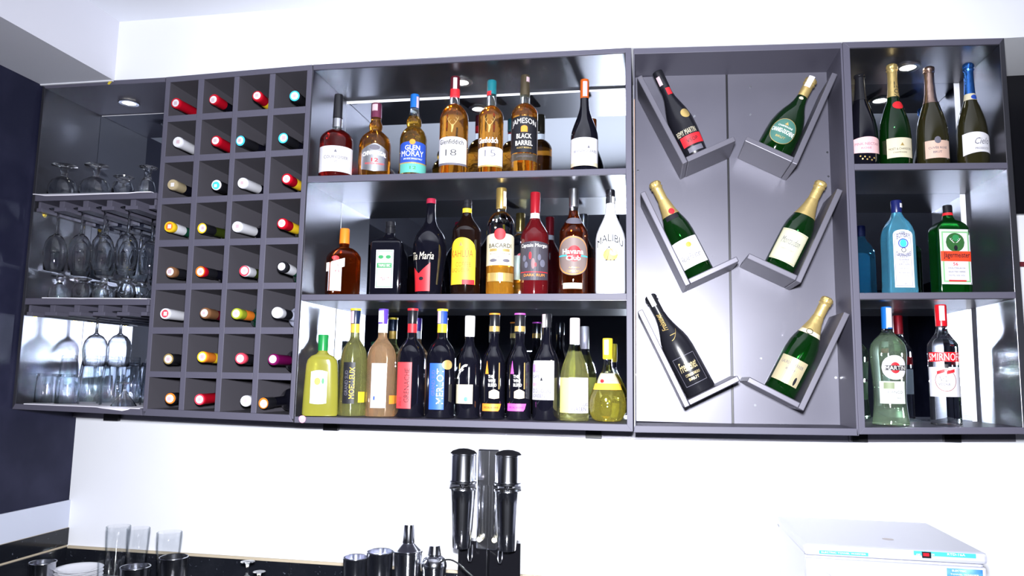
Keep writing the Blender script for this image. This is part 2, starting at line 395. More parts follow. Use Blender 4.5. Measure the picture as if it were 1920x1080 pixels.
# ---- wine rack
t = empty('wine_rack', (at(410, 780, 0)[0], .13, ZB-.01), 'grey pigeonhole wine rack of thirty-two square holes', 'wine rack')
VL = [A1, ((372, 149), (334, 770)), ((383, 148), (344, 770)), ((439.5, 143), (401.5, 772)), ((449, 142.5), (411.5, 773)), ((506, 138), (469.5, 775)), ((516.5, 137), (480, 776)), ((576, 133), (541.5, 777.6))]
HL = [(153.5, 133), (217.5, 199), (229, 212), (293.5, 279), (305.5, 291), (371.5, 360), (383.5, 372), (450, 445), (463, 457.4), (531.5, 529.7), (544, 541.5), (613.6, 613.6), (626, 626.4), (696, 700), (707, 713), (766.4, 777.6)]
def hy(k, x): return lerp(HL[k][0], HL[k][1], (x-300)/255.0) if k else lerp(153.5, 133, (x-321)/255.0)
def cross(v, k):
    y = 450
    for _ in range(6):
        x = lx(v, y); y = lerp(HL[k][0], HL[k][1], (x-VL[0][0][0]+ (y-154)*.0719)/(255-(y-154)*.0)) if False else HL[k][0] + (HL[k][1]-HL[k][0])*(x-lx(VL[0], y))/(lx(VL[7], y)-lx(VL[0], y))
    return (x, y)
GR = [[cross(v, k) for k in range(16)] for v in VL]
board('top_panel', [(311, 144.5), (585.2, 121), (585, 131), (311, 155)], LAM, t, 0, D, inner=SHADEL)
board('bottom_panel', [GR[0][15], GR[7][15], (550, 791.8), (269, 779.2)], LAM, t, 0, D, inner=SHADEL)
board('side_panel', [(311, 150), (319.5, 150), (275, 772), (267.5, 772)], LAM, t, 0.0004, D, inner=SHADEL)
board('side_panel', [(576, 129), (585.6, 128), (549.6, 786), (541.5, 785)], LAM, t, 0.0004, D, inner=SHADEL)
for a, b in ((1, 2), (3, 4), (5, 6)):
    board('divider', [GR[a][0], GR[b][0], GR[b][15], GR[a][15]], LAM, t, 0.0002, D, inner=SHADEL)
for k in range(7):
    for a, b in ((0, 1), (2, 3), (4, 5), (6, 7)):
        board('shelf', [GR[a][2*k+1], GR[b][2*k+1], GR[b][2*k+2], GR[a][2*k+2]], LAM, t, 0.0, D, bevel=.0006, inner=SHADEL)
xr0, xr1 = at(*GR[0][15])[0]-.01, at(*GR[7][15])[0]+.01
G().box(at(269, 770)[0]+.006, at(549.6, 770)[0]-.006, D, D+.006, ZB+.012, ZB+1.03).out('back_panel', SHADEL, t, off=t.location)
RACK = t
# ---- bottle cabinet left of the display
S_T = lambda x: lerp(330, 315, (x-572)/602)
t = empty('bottle_cabinet', (at(870, 800, 0)[0], .13, ZB-.01), 'wide grey three-tier bottle cabinet with mirrored back, in the middle', 'cabinet')
board('top_panel', [(587.5, 121), (1183, 89), (1172.5, 98.5), (587.5, 131)], LAM, t, 0, D)
board('bottom_panel', [(552, 781), (1175.5, 795.5), (1187, 809.5), (551.5, 792.5)], LAM, t, 0, D)
board('side_panel', [(1172.5, 89.5), (1183.5, 89), (1187, 809.5), (1175.5, 809.2)], LAM, t, 0.0003, D)
x1_ = at(588, 131)[0]
board('side_panel', [(586.3, 122), (588.6, 122), (552.6, 791), (550.3, 791)], BRUSH, t, 0.0002, D, bevel=.0003)
board('shelf', [(577, 330), (1174, 315), (1174, 326), (576.4, 342)], LAM, t, 0, D)
board('shelf', [(564.5, 552), (1175, 550), (1175, 562), (564, 563)], LAM, t, 0, D)
G().box(at(556, 770)[0], at(1179, 770)[0], D, D+.006, ZB+.012, ZB+1.03).out('mirror_panel', MIR, t, off=t.location)
# brushed lining under the top and shelves
def lining(name, pl, pr, par, th=.0012, inset=.004, y1=None):
    a = at(*pl); b = at(*pr); g = quadslab([(a[0], a[1]), (b[0], b[1]), (b[0], b[1]-th), (a[0], a[1]-th)], inset, (y1 or D)-.0005)
    return g.out(name, BRUSH, par, off=par.location)
lining('underside_lining', (589, 131), (1172, 98.5), t); lining('underside_lining', (576.6, 342), (1173.5, 326), t); lining('underside_lining', (564, 563), (1174.5, 562), t)
CAB3 = t
# ---- champagne display
t = empty('display_cabinet', (at(1400, 810, 0)[0], .13, ZB-.01), 'grey shallow display cabinet with six slanted bottle cradles', 'cabinet')
YD = 0.158
board('top_panel', [(1188, 91), (1577, 80), (1577, 90.5), (1188, 101.5)], LAM, t, 0, D)
board('bottom_panel', [(1190, 798), (1608, 803.5), (1610, 817), (1188, 811)], LAM, t, 0, D)
board('side_panel', [(1187.6, 92), (1190, 92), (1192, 811), (1188.4, 811)], DISP, t, 0.001, D)
board('side_panel', [(1575.5, 81), (1579.5, 80.5), (1611, 817), (1606.5, 817)], LAM, t, 0, D)
xs_ = at(1368, 450, YD)[0]; xl_ = at(1189, 450, 0)[0]; xr_ = at(1604, 750, 0)[0]
G().box(xl_, xs_-.0026, YD, YD+.012, ZB+.012, ZB+1.03).out('back_panel', DISP, t, off=t.location, bevel=.001)
G().box(xs_+.0026, xr_, YD, YD+.012, ZB+.012, ZB+1.03).out('back_panel', DISP, t, off=t.location, bevel=.001)
G().box(xs_-.0026, xs_+.0026, YD+.004, YD+.012, ZB+.012, ZB+1.03).out('seam', BLACK, t, off=t.location)
for px, py in ((1407, 163), (1407, 215), (1302, 218), (1551, 286), (1553, 331), (1196, 320), (1196, 553), (1196, 703), (1567, 708), (1427, 672), (1416, 760), (1327, 678)):
    x, z = at(px, py, YD); G().tube((x, YD+.001, z), (x, YD-.0015, z), .0032, n=10).out('screw', DSTEEL, t, off=t.location)
x, z = at(1189.5, 285, 0.001); x2, z2 = at(1190, 790, 0.001)
G().path([(x, -.001, z+.15), (x, -.0015, z), (x+.001, -.001, (z+z2)/2), (x2, -.001, z2)], .0010, 6).out('edge_band', pm('bare_board_edge', (0.55, 0.36, 0.26), 0.7), t, off=t.location)
DCAB = t
# ---- right bottle cabinet
t = empty('bottle_cabinet', (at(1760, 810, 0)[0], .13, ZB-.01), 'narrow grey three-tier bottle cabinet with mirrored back, at the far right', 'cabinet')
board('top_panel', [(1580, 78.5), (1883, 71), (1874, 82.5), (1593, 89.5)], LAM, t, 0, D)
board('bottom_panel', [(1622, 801.5), (1918, 801), (1935, 814), (1611, 814.5)], LAM, t, 0, D)
board('side_panel', [(1580, 79), (1593, 79), (1623, 814), (1611, 814.5)], LAM, t, 0.0003, D)
board('side_panel', [(1873.5, 72), (1883, 71), (1935, 814), (1918.5, 814)], BRUSH, t, 0.0003, D)
board('shelf', [(1602, 307), (1889.5, 304.5), (1890.5, 316), (1602.5, 318.5)], LAM, t, 0, D)
board('shelf', [(1612, 549), (1904.5, 547), (1905.5, 559.5), (1612.5, 561)], LAM, t, 0, D)
lining('underside_lining', (1593, 89.7), (1873, 82.7), t); lining('underside_lining', (1603, 318.7), (1890, 316.2), t); lining('underside_lining', (1613, 561.2), (1905, 559.7), t)
G().box(at(1617, 700)[0], at(1905, 760)[0], D, D+.006, ZB+.012, ZB+1.03).out('mirror_panel', MIR, t, off=t.location)
CAB5 = t
# black hanging brackets under the cabinets
for k, (a, b, c, d, lab) in enumerate(((196, 222, 775, 789, 'black bracket under the glassware cabinet'), (607, 634, 793, 807, 'black bracket under the left end of the wide bottle cabinet'),
        (1098, 1128, 808, 822, 'black bracket under the right end of the wide bottle cabinet'), (1597, 1627, 815, 829, 'black bracket under the joint of display cabinet and narrow cabinet'), (1769, 1802, 814.5, 829, 'black bracket under the narrow right bottle cabinet'))):
    xa, z1 = at(a, c+4, .01); xb, z0 = at(b, d, .01)
    tp = ZB + 0.0
    xa, _ = at(a, c, .25); xb, z0 = at(b, d, .25); g = G().box(xa, xb, .246, .2600, z0, ZB-.003).box(xa-.003, xb+.003, .243, .2600, ZB-.006, ZB-.003)
    tag(g.out('bracket', BLACK, bevel=.0008), lab, 'bracket', 'black brackets under the cabinets')
# recessed lights in the cabinet tops
for px, py, cabinet, lab in ((242, 192, 0, 'small round downlight in the top of the glassware cabinet'), (866, 153, 1, 'small round downlight in the top of the wide bottle cabinet'), (1702, 125, 2, 'small round downlight in the top of the narrow right cabinet')):
    zt_ = (at(242, 149.5, 0)[1]-.014, at(866, 115, 0)[1]-.0014, at(1702, 86.5, 0)[1]-.0014)[cabinet]
    zt_ -= .0022; x, y = atz(px, py, zt_)
    t = empty('recessed_light', (x, y, zt_), lab, 'light', 'recessed downlights')
    G().lathe([(.020, 0), (.033, 0), (.034, -.002), (.031, -.005), (.021, -.004), (.020, 0)], 32, caps=False).out('ring', SILV, t, smooth=True, autos=40)
    G().lathe([(.0205, -.001), (.0205, -.003)], 24).out('lens', LAMP, t)
LEDG = pm('ledger_laminate', (0.30, 0.29, 0.34), 0.25, 0.5)
# ledgers screwed to the wall under the cabinets
def ledger(par, pl, pr):
    a = at(*pl, .2605); b = at(*pr, .2605)
    quadslab([(a[0], ZB-.001), (b[0], ZB-.001), (b[0], b[1]), (a[0], a[1])], .2605, YW-.0005).out('ledger', LEDG, par, off=par.location)
ledger(CAB1, (134, 782), (286, 789.5)); ledger(RACK, (286, 789.5), (578, 803.5)); ledger(CAB3, (578, 803.5), (1184, 822.5))
ledger(DCAB, (1186, 823), (1590, 829)); ledger(CAB5, (1592, 829), (1905, 828))
# stickers
def flat_thing(name, pts, Y, th, mat, lab, cat):
    q = [at(px, py, Y) for px, py in pts]; n = len(q)
    g = G(); g.add([(x, Y, z) for x, z in q]+[(x, Y-th, z) for x, z in q], [tuple(range(n)), tuple(range(2*n-1, n-1, -1))]+[(i, (i+1) % n, n+(i+1) % n, n+i) for i in range(n)])
    return tag(g.out(name, mat), lab, cat)
s = flat_thing('sticker', [(567+6.4*math.sin(a)*(1 if abs(math.sin(a)) < 9 else 1), 784.5+(-5.5 if math.cos(a) > 0 else -8.5)*math.cos(a)) for a in [i*math.pi/10 for i in range(20)]], -.0002, .0012, pm('pink_sticker', (0.85, 0.35, 0.55), 0.5), 'small pink drop-shaped sticker on the lower edge of the cabinets', 'sticker')
x, z = at(567, 783.5, -.0016)
G().path([(x+.0045*(1-k/26)*math.cos(k*.5), -.0016, z+.0045*(1-k/26)*math.sin(k*.5)) for k in range(26)], .0006, 5).out('scribble', PAPER, s)
flat_thing('tape_scrap', [(202, 158), (207, 150), (214, 148), (210, 153), (205, 159)], -.001, .002, pm('yellow_tape', (0.65, 0.5, 0.05), 0.6), 'scrap of yellow tape where the left beam meets the cabinet top', 'tape')

# ================================================================== BOTTLES
class Bot:
    """a bottle standing (or leaning) with its axis at depth Yb; the silhouette is given in photo pixels.
    shape: n = superellipse exponent, dr = depth/width ratio, rot = turn about its own axis in degrees from facing the viewer"""
    def __init__(s, name, label, cat, xc, yb, ytop, hw, mat, cap=None, kind='round', ysh=None, ynk=None, ncap=None, hn=8, hcap=8.5,
                 n=2, dr=1.0, rot=None, Yb=.085, zbase=None, base=None, axis=None, waist=None, group=None, profile=None, capmat=BLKF, foot=.96, fill=None, bodyname='body'):
        s.Yb = Yb
        if base is None:
            x = at(xc, (yb+ysh)/2, Yb)[0]; s.B = Vector((x, Yb, zbase+.0006)); s.A = Vector((0, 0, 1))
        else:
            s.B = base; s.A = axis
        s.U = Vector((s.A.z, 0, -s.A.x))
        dx = CX - s.B.x; dy = Yb - CY; s.phi = math.atan2(dx, dy)
        s.phi_l = s.phi if rot is None else math.radians(rot)
        s.cos = math.cos(s.phi) if rot is None else 1.0
        a0 = at(xc, (yb+ysh)/2, Yb); a1 = at(xc+10, (yb+ysh)/2, Yb)
        s.mpp = (a1[0]-a0[0])/10.0
        s.k = s.mpp*math.cos(s.phi)
        s.xc = xc; s.flat = n > 2.5; s.n = n; s.dr = dr
        zt = s.t(xc, ytop) if axis is None else s.t(*ytop)
        T = (lambda y: s.t(xc, y)) if axis is None else (lambda f: f*zt)
        s.T = T; s.H = zt
        zs, zn = T(ysh), T(ynk)
        R = hw*s.k; rn = hn*s.k; rc = hcap*s.k
        s.R = R
        P = [(0, R*foot*.93), (.0035, R*foot)]
        if waist:
            P += [(.010, R*foot)]
            for yy, h in waist: P.append((T(yy), h*s.k))
            P = sorted(P)
        else: P += [(.009, R), (zs*.5, R)]
        K = 9
        for i in range(K+1):
            u = i/K
            if kind == 'round':  r = rn+(R-rn)*math.cos(u*math.pi/2)**.75
            elif kind == 'square': r = rn+(R-rn)*math.sqrt(max(0, 1-u**1.6))*(1-.1*u)
            elif kind == 'cone': r = R+(rn-R)*u
            elif kind == 'champ': r = rn+(R-rn)*(1+math.cos(math.pi*u**.9))/2
            else: r = rn+(R-rn)*(1+math.cos(math.pi*u))/2
            P.append((lerp(zs, zn, u), r))
        if profile:
            P = sorted([(T(a), h*s.k) for a, h in profile]); P[0] = (0.0, P[0][1]); P = [P[0]]+[(max(z_, .0015*(i_+1)), r_) for i_, (z_, r_) in enumerate(P[1:])]
        zc = T(ncap); 
        P += [(zc, rn)]
        P = sorted(P, key=lambda q: q[0]); Q = []
        for q in P:
            if not Q or q[0]-Q[-1][0] > 2e-4: Q.append(q)
        s.P = Q
        s.root = empty(name, s.B, label, cat, group)
        if axis is not None:
            s.root.rotation_euler = (0, math.atan2(s.A.x, s.A.z), 0)
        s.M = Matrix.Rotation(s.phi_l, 3, 'Z')
        g = G(); rows = []
        for z, r in Q:
            f = max(0, min(1, (r-rn)/max(1e-5, (R-rn))))   # neck stays round
            e = lerp(2, n, f**.5); rows.append((z, r, r*lerp(1, dr, f), e))
        s.rows = rows
        g.loft(rows, 48 if not s.flat else 64)
        g.V = [tuple(s.M @ Vector(v)) for v in g.V]
        s.body = g.out(bodyname, mat, s.root, smooth=True, autos=50)
        if fill is not None:           # clear empty glass above the liquid
            s.body.data.materials.append(WATER); zf_ = T(fill)
            for p in s.body.data.polygons:
                if p.center.z > zf_: p.material_index = 1
        if cap == 'none': return
        g = G()
        if cap == 'crown':
            prof = [(rn*1.06, zc-.001), (rn*1.08, zc+.001)]
            z1 = zt
            L = z1-zc
            prof = [(rn*1.03, zc-.002), (rn*1.04, zc+.62*L*.8), (rn*1.02, zc+.58*L), (rc*1.02, zc+.62*L), (rc*1.12, zc+.66*L), (rc*.98, zc+.72*L), (rc*1.1, zc+.80*L), (rc*1.0, zc+.92*L), (rc*.7, z1-.001), (rc*.1, z1)]
            prof = sorted(prof, key=lambda q: q[1])
            g.lathe(prof, 32, wob=lambda a, z: 1+.045*math.sin(a*9+z*900)*(1 if z > zc+.6*L else 0.0))
        else:
            rb = rn*1.05
            prof = [(rb, zc-.001), (max(rb, rc*.97), zc+.002), (rc, zt-.004), (rc*.93, zt-.0008), (rc*.2, zt)]
            if cap == 'ribbed': prof = [(rb, zc-.001), (rc, zc+.002), (rc, zc+(zt-zc)*.4), (rc*.9, zc+(zt-zc)*.43), (rc*.9, zc+(zt-zc)*.5), (rc, zc+(zt-zc)*.53), (rc, zt-.004), (rc*.93, zt-.0008), (rc*.2, zt)]
            g.lathe(prof, 32)
        s.cap = g.out('cap' if cap != 'crown' else 'foil', capmat, s.root, smooth=True, autos=35)
        s.rc = rc; s.zc = zc
    def t(s, px, py):
        """height along the axis of a photo point on the front of the bottle"""
        x, z = at(px, py, s.Yb); 
        v = Vector((x-s.B.x, 0, z-s.B.z)); return v.dot(s.A)
    def tf(s, px, py, r=None):
        r = (s.R if r is None else r)*s.dr
        x, z = at(px, py, s.Yb-r*math.cos(s.phi)); v = Vector((0 if s.A.z > .999 else x-s.B.x, 0, z-s.B.z)); return v.dot(s.A)
    def rad(s, z):
        P = s.rows
        if z <= P[0][0]: return P[0][1:]
        for a, b in zip(P, P[1:]):
            if z <= b[0]:
                u = (z-a[0])/(b[0]-a[0]); return tuple(lerp(a[i], b[i], u) for i in (1, 2, 3))
        return P[-1][1:]
    def s_of(s, px, py):
        x, z = at(px, py, s.Yb); v = Vector((x-s.B.x, 0, z-s.B.z)); lat = v.dot(s.U); h = v.dot(s.A)
        if s.flat:
            return s.lat_flat(px, py)
        r = s.rad(max(0, h))[0]
        return r*math.asin(max(-1, min(1, lat*math.cos(s.phi)/r)))
    def lat_flat(s, px, py):
        # intersect the ray with the front face plane of a square bottle
        nrm = s.M @ Vector((0, -1, 0)); tx = s.M @ Vector((1, 0, 0))
        if s.A.z > .999: c = s.B + nrm*(s.R*s.dr)
        d = ray(px, py); t = (c-CAM).dot(nrm)/d.dot(nrm); p = CAM+d*t
        s._z = p.z - s.B.z
        return (p-c).dot(tx)
    def wrap(s, q, off, cap=False):
        x, z = q
        if cap:
            rx = ry = s.rc; e = 2
        else: rx, ry, e = s.rad(z)
        if s.flat and not cap and e > 2.5:
            a = min(.999, abs(x)/rx); y = -(ry*(1-a**e)**(1/e)+off); v = Vector((x, y, z))
        else:
            R = (rx+ry)/2 if not s.flat else rx
            a = x/R; v = Vector(((rx+off)*math.sin(a), -(ry+off)*math.cos(a), z))
        return s.M @ v
    def put(s, name, VF, mat, parent=None, off=.0004, cap=False):
        V, F = VF
        return mesh(name, [s.wrap(q, off, cap) for q in V], F, mat, parent or s.root)
    def box2(s, xl, xr, yt, yb, cap=False):
        """pixel box on the front of the bottle -> (s0, s1, z0, z1)"""
        xm = (xl+xr)/2; ym = (yt+yb)/2
        if s.flat and not cap:
            a = s.lat_flat(xl, ym); b = s.lat_flat(xr, ym); s.lat_flat(xm, yb); z0 = s._z; s.lat_flat(xm, yt); z1 = s._z
            return a, b, z0, z1
        z0 = s.tf(xm, yb, s.rc if cap else None); z1 = s.tf(xm, yt, s.rc if cap else None)
        if s.A.z < .999:
            return None
        if cap:
            f = lambda px: s.rc*math.asin(max(-.99, min(.99, (at(px, ym, s.Yb)[0]-s.B.x)*math.cos(s.phi)/s.rc)))
            return f(xl), f(xr), z0, z1
        return s.s_of(xl, ym), s.s_of(xr, ym), z0, z1
    def dec(s, name, kind, box, mat, parent=None, off=.0004, k=.3, cap=False, raw=False):
        b = box if raw else s.box2(*box, cap=cap)
        return s.put(name, shape2(kind, b[0], b[1], b[2], b[3], k), mat, parent, off, cap)
    def txt(s, lines, mat, parent, off=.0009, raw=False, name='lettering', cap=False):
        """lines: (text, pixel box, rot, bold, shear, arc)"""
        if not raw and len(lines) > 1:     # blocks of text standing far apart become parts of their own
            for i in range(1, len(lines)):
                if lines[i][1][2]-lines[i-1][1][3] > 8:
                    s.txt(lines[:i], mat, parent, off, raw, name, cap)
                    return s.txt(lines[i:], mat, parent, off, raw, name, cap)
        V = []; F = []
        for L in lines:
            tx, bx_ = L[0], L[1]; rot = L[2] if len(L) > 2 else 0; bold = L[3] if len(L) > 3 else .012; sh = L[4] if len(L) > 4 else 0; arc = L[5] if len(L) > 5 else 0
            b = bx_ if raw else s.box2(*bx_, cap=cap)
            wd, ht = b[1]-b[0], b[3]-b[2]
            if rot: wd, ht = ht, wd
            v, f = text2(tx, (b[0]+b[1])/2, (b[2]+b[3])/2, wd, ht, rot, bold, sh, arc*ht)
            n = len(V); V += v; F += [tuple(i+n for i in q) for q in f]
        return s.put(name, (V, F), mat, parent, off, cap)
    def band(s, name, y0, y1, mat, off=.0006):
        """a full ring of foil or paper round the neck or body between two pixel heights"""
        z0 = s.T(y1); z1 = s.T(y0); g = G(); rows = []
        for i in range(5):
            z = lerp(z0, z1, i/4); a, b, e = s.rad(z)
            rows.append((z, a+off, b+off, e))
        if z0 >= s.zc-.0012: rows = [(z, s.rc+off, s.rc+off, 2) for z in (z0, z1)]
        g.loft(rows, 40); g.V = [tuple(s.M @ Vector(v)) for v in g.V]; g.F = g.F[:-2]
        return g.out(name, mat, s.root, smooth=True)
PI2 = math.pi/2
def zshelf(pl, pr, x):
    a = at(*pl); b = at(*pr); return lerp(a[1], b[1], (x-a[0])/(b[0]-a[0]))
def ztop3(px): return zshelf((577, 330), (1174, 315), at(px, 322, .03)[0])
def zmid3(px): return zshelf((564.5, 552), (1175, 550), at(px, 551, .03)[0])
def zlow3(px): return zshelf((553, 781), (1175.5, 795.5), at(px, 788, .03)[0])
TAX = flat('tax_stamp', (0.58, 0.42, 0.47), 0.5)
TAXW = flat('white_tax_stamp', (0.68, 0.66, 0.68), 0.5)
G1 = 'spirit bottles on the top shelf of the wide cabinet'
G2 = 'liqueur and rum bottles on the middle shelf of the wide cabinet'
G3 = 'wine bottles on the bottom shelf of the wide cabinet'
def antler(b, bx_, mat):
    s0, s1, z0, z1 = b.box2(*bx_); cs = (s0+s1)/2; h = z1-z0; wd = (s1-s0)/2; V = []; F = []
    def st(pts, w_):
        for k, (x_, z_) in enumerate(pts):
            q = w_*(1-.8*k/len(pts)); V.extend([(x_-q, z_), (x_+q, z_)])
            if k: n_ = len(V)-4; F.append((n_, n_+1, n_+3, n_+2))
    for sg in (-1, 1):
        st([(cs+sg*wd*(.15+.85*math.sin(u*1.4)), z0+h*(.45+.55*u)) for u in (0, .2, .4, .6, .8, 1)], .0010)
        for u in (.35, .65): st([(cs+sg*wd*(.15+.85*math.sin(u*1.4)-.35*k), z0+h*(.45+.55*u+.16*k)) for k in (0, .5, 1)], .0008)
    st([(cs, z0+h*.50), (cs, z0+h*.3), (cs-.0012, z0+h*.12), (cs-.0015, z0)], .0034)
    return b.put('stag_emblem', (V, F), mat, None, .0006)
# ---- top shelf
b = Bot('cognac_bottle', 'dark red cognac bottle with a tall black cap and wide white label', 'bottle', 630, 327, 178, 32, DKRED, fill=245, Yb=.055, ysh=266, ynk=244, ncap=222, hn=9, hcap=8.4, zbase=ztop3(630)+.0016, foot=.97, group=G1, kind='round', capmat=BLKF)
b.band('neck_band', 224, 240, SILV)
l = b.dec('label', 'rect', (599.5, 660.5, 273, 321), PAPER)
b.txt([('COURVOISIER', (608, 652, 291, 297)), ('VS', (626, 632, 300, 304))], GREYP, l); b.dec('emblem', 'tri', (626, 632, 279, 285), GREYP, l, .0009)
b = Bot('whisky_bottle', 'round-shouldered amber whisky bottle with purple cap and silver shield label', 'bottle', 702.5, 325, 195, 30.5, AMBER, ysh=268, ynk=247, ncap=222, hn=10, hcap=10, dr=.7, zbase=ztop3(702)+.0016, group=G1, capmat=flat('purple_foil', (0.16, 0.03, 0.07), .3, .3),
        profile=[(325, 29), (322, 30.5), (300, 30.5), (276, 30.5), (266, 29), (258, 25), (252, 18), (247, 11.5), (243, 12), (238, 13.2), (233, 12), (229, 9.8), (224, 9.6)])
b.dec('tax_stamp', 'rect', (698, 708, 196, 219), TAX, b.cap, cap=True)
l = b.dec('label', 'shield', (681, 724, 268, 321), SILV)
b.txt([('CHIVAS REGAL', (684, 721, 284, 292), 0, .03, 0, .5)], WPR, l); b.txt([('12', (697, 708, 296, 303), 0, .02), ('SCOTCH WHISKY', (687, 718, 305, 308))], RED, l, name='small_print')
b.dec('emblem', 'disc', (694, 711, 271, 281), GREYP, l, .0008)
b = Bot('whisky_bottle', 'golden whisky bottle with blue cap, dark blue label and teal band', 'bottle', 774.5, 323, 178, 25, GOLDL, fill=222, ysh=255, ynk=240, ncap=203, hn=8, hcap=8.6, zbase=ztop3(775)+.0016, group=G1, capmat=flat('blue_cap', (0.01, 0.13, 0.48), .3),
        profile=[(323, 24), (320, 25.5), (290, 25.7), (262, 25.5), (254, 23.5), (248, 20), (243, 15.5), (240, 12.5), (236, 14), (230, 14.6), (225, 13.4), (220, 10.5), (212, 8.8), (205, 8.2)])
b.dec('tax_stamp', 'rect', (781, 785, 180, 201), TAX, b.cap, cap=True)
l = b.dec('label', 'arch', (751, 798, 265, 304), BLUE, k=.12)
l2 = b.dec('label', 'rect', (750.5, 798.5, 306, 323), TEAL); b.dec('gold_band', 'rect', (750.5, 798.5, 304, 306.5), GOLDP)
b.txt([('GLEN', (760, 787, 272, 281), 0, .03), ('MORAY', (754, 793, 282, 293), 0, .03), ('SPEYSIDE SINGLE MALT', (757, 791, 296, 299))], WPR, l); b.txt([('12', (768, 780, 311, 317), 0, .02)], GREEN, l2); b.dec('emblem', 'disc', (768, 779, 261, 271), ORG, l, .0009)
b = Bot('whisky_bottle', 'tall amber whisky bottle with maroon cap and broad white label', 'bottle', 850.5, 321, 145, 27, AMBER, fill=199, ysh=225, ynk=197, ncap=168, hn=9, hcap=9.2, zbase=ztop3(850)+.0016, group=G1, dr=.8, capmat=flat('maroon_cap', (0.09, 0.01, 0.02), .3))
b.dec('tax_stamp', 'rect', (850, 857, 146, 167), TAXW, b.cap, cap=True); b.band('neck_band', 169, 181, RED)
l = b.dec('label', 'arch', (824.5, 873, 256, 305), PAPER, k=.1)
b.txt([('Glenfiddich', (828, 867, 261, 270)), ('18', (837, 855, 280, 292), 0, -.01)], INK, l); b.dec('gold_band', 'rect', (824.5, 873, 305, 309), GREYP)
antler(b, (839, 859, 218, 248), GOLDP)
b = Bot('whisky_bottle', 'tall amber whisky bottle with teal cap and a low white label', 'bottle', 920, 320, 152, 23.5, AMBER, fill=202, ysh=222, ynk=200, ncap=178, hn=8.5, hcap=9, zbase=ztop3(920)+.0016, group=G1, dr=.8, capmat=flat('teal_cap', (0.01, 0.16, 0.20), .3))
b.dec('cap_label', 'rect', (913, 921, 171, 179), RED, b.cap, cap=True)
l = b.dec('label', 'arch', (898, 941, 275, 309), PAPER, k=.1)
b.txt([('15', (910, 928, 281, 293), 0, -.01)], GREYP, l); b.txt([('Glenfiddich', (900, 932, 257, 268), 0, .02)], WPR, l, name='white_lettering'); b.dec('gold_band', 'rect', (898, 941, 309, 312), GOLDP)
antler(b, (909, 928, 218, 248), GOLDP)
b = Bot('whiskey_bottle', 'tall golden whiskey bottle with long black and gold cap and black label', 'bottle', 983, 318, 142, 25, AMBER, fill=197, ysh=217, ynk=196, ncap=180, hn=9, hcap=8.6, zbase=ztop3(983)+.0016, group=G1, capmat=flat('bronze_cap', (0.10, 0.08, 0.05), .3, .5))
b.dec('tax_stamp', 'rect', (987, 993, 143, 168), TAX, b.cap, cap=True)
l = b.dec('label', 'arch', (959, 1006.5, 217, 285), INK, k=.06)
b.txt([('JAMESON', (962, 1004, 223, 236), 0, .04, 0, .35), ('BLACK', (969, 996, 250, 259), 0, .03), ('BARREL', (967, 998, 263, 272), 0, .03)], WPR, l); b.dec('emblem', 'arch', (977, 989, 235, 247), ORG, l, .0009); b.txt([('SELECT RESERVE', (969, 996, 275, 278))], GOLDP, l, name='small_print')
l2 = b.dec('lower_label', 'rect', (959, 1006.5, 287, 300), flat('bronze_band', (0.10, 0.08, 0.06), .3, .5)); b.txt([('JOHN JAMESON', (968, 998, 291, 295), 0, 0, .4)], GREYP, l2)
b = Bot('wine_bottle', 'dark sloping-shouldered wine bottle with orange cap and white label, last on the top shelf', 'bottle', 1095.5, 316, 150, 26, DKG, kind='champ', ysh=260, ynk=192, ncap=185, hn=8, hcap=8.5, zbase=ztop3(1095)+.0016, group=G1, capmat=flat('orange_foil', (0.55, 0.10, 0.01), .35))
b.dec('tax_stamp', 'rect', (1093, 1101, 152, 180), TAX, b.cap, cap=True)
l = b.dec('label', 'rect', (1070.5, 1120, 257, 303), PAPER); b.dec('gold_band', 'rect', (1070.5, 1120, 303, 310), CREAM)
b.txt([('BERNARD SERIES', (1077, 1117, 280, 285))], GREYP, l); b.dec('emblem', 'tri', (1101, 1106, 271, 277), GREYP, l, .0009)
# ---- middle shelf
b = Bot('orange_liqueur_bottle', 'square amber-brown liqueur bottle with orange cap and narrow white label, first on the middle shelf', 'bottle', 643, 552, 429, 31, AMBERD, kind='round', ysh=486, ynk=464, ncap=457, hn=9.3, hcap=9.3, n=5, dr=.62, rot=42, zbase=zmid3(643)+.0016, group=G2, capmat=flat('orange_cap', (0.85, 0.22, 0.02), .35))
l = b.dec('label', 'rect', (619, 640, 492, 545), PAPER); l2 = b.dec('banner', 'slant', (616, 646, 482, 509), WPR, off=.0008, k=.4)
b.txt([('COINTREAU', (617, 645, 492, 502), .18, .02)], flat('dark_red_print', (.25, .02, .02)), l2, off=.0014); b.dec('emblem', 'disc', (623, 636, 479, 487), RED, l, .001)
b = Bot('triple_sec_bottle', 'black square liqueur bottle with a white label and two green leaves', 'bottle', 729.5, 552, 416, 38.5, DKG, kind='square', ysh=457, ynk=446, ncap=438, hn=9, hcap=9.3, n=14, dr=.95, rot=3, zbase=zmid3(730)+.0016, group=G2, cap='ribbed', Yb=.10,
        profile=[(552, 28), (550, 29.6), (500, 30), (460, 30), (456, 29), (451, 20), (446, 11), (438, 9)])
l = b.dec('label', 'rect', (702, 735, 467, 539), PAPER); b.dec('border', 'frame', (704, 733, 469, 537), GREEN, l, .0008, k=.03)
for a in (707, 721): b.dec('leaf', 'disc', (a, a+10, 477, 484), GREEN, l, .0009)
b.dec('green_band', 'rect', (705, 732, 492, 501), GREEN, l, .0008)
b.txt([('TRIPLE SEC', (707, 730, 494, 499))], WPR, l, off=.0013); b.txt([('TAROT', (711, 727, 519, 526), 0, .01)], RED, l, name='red_lettering')
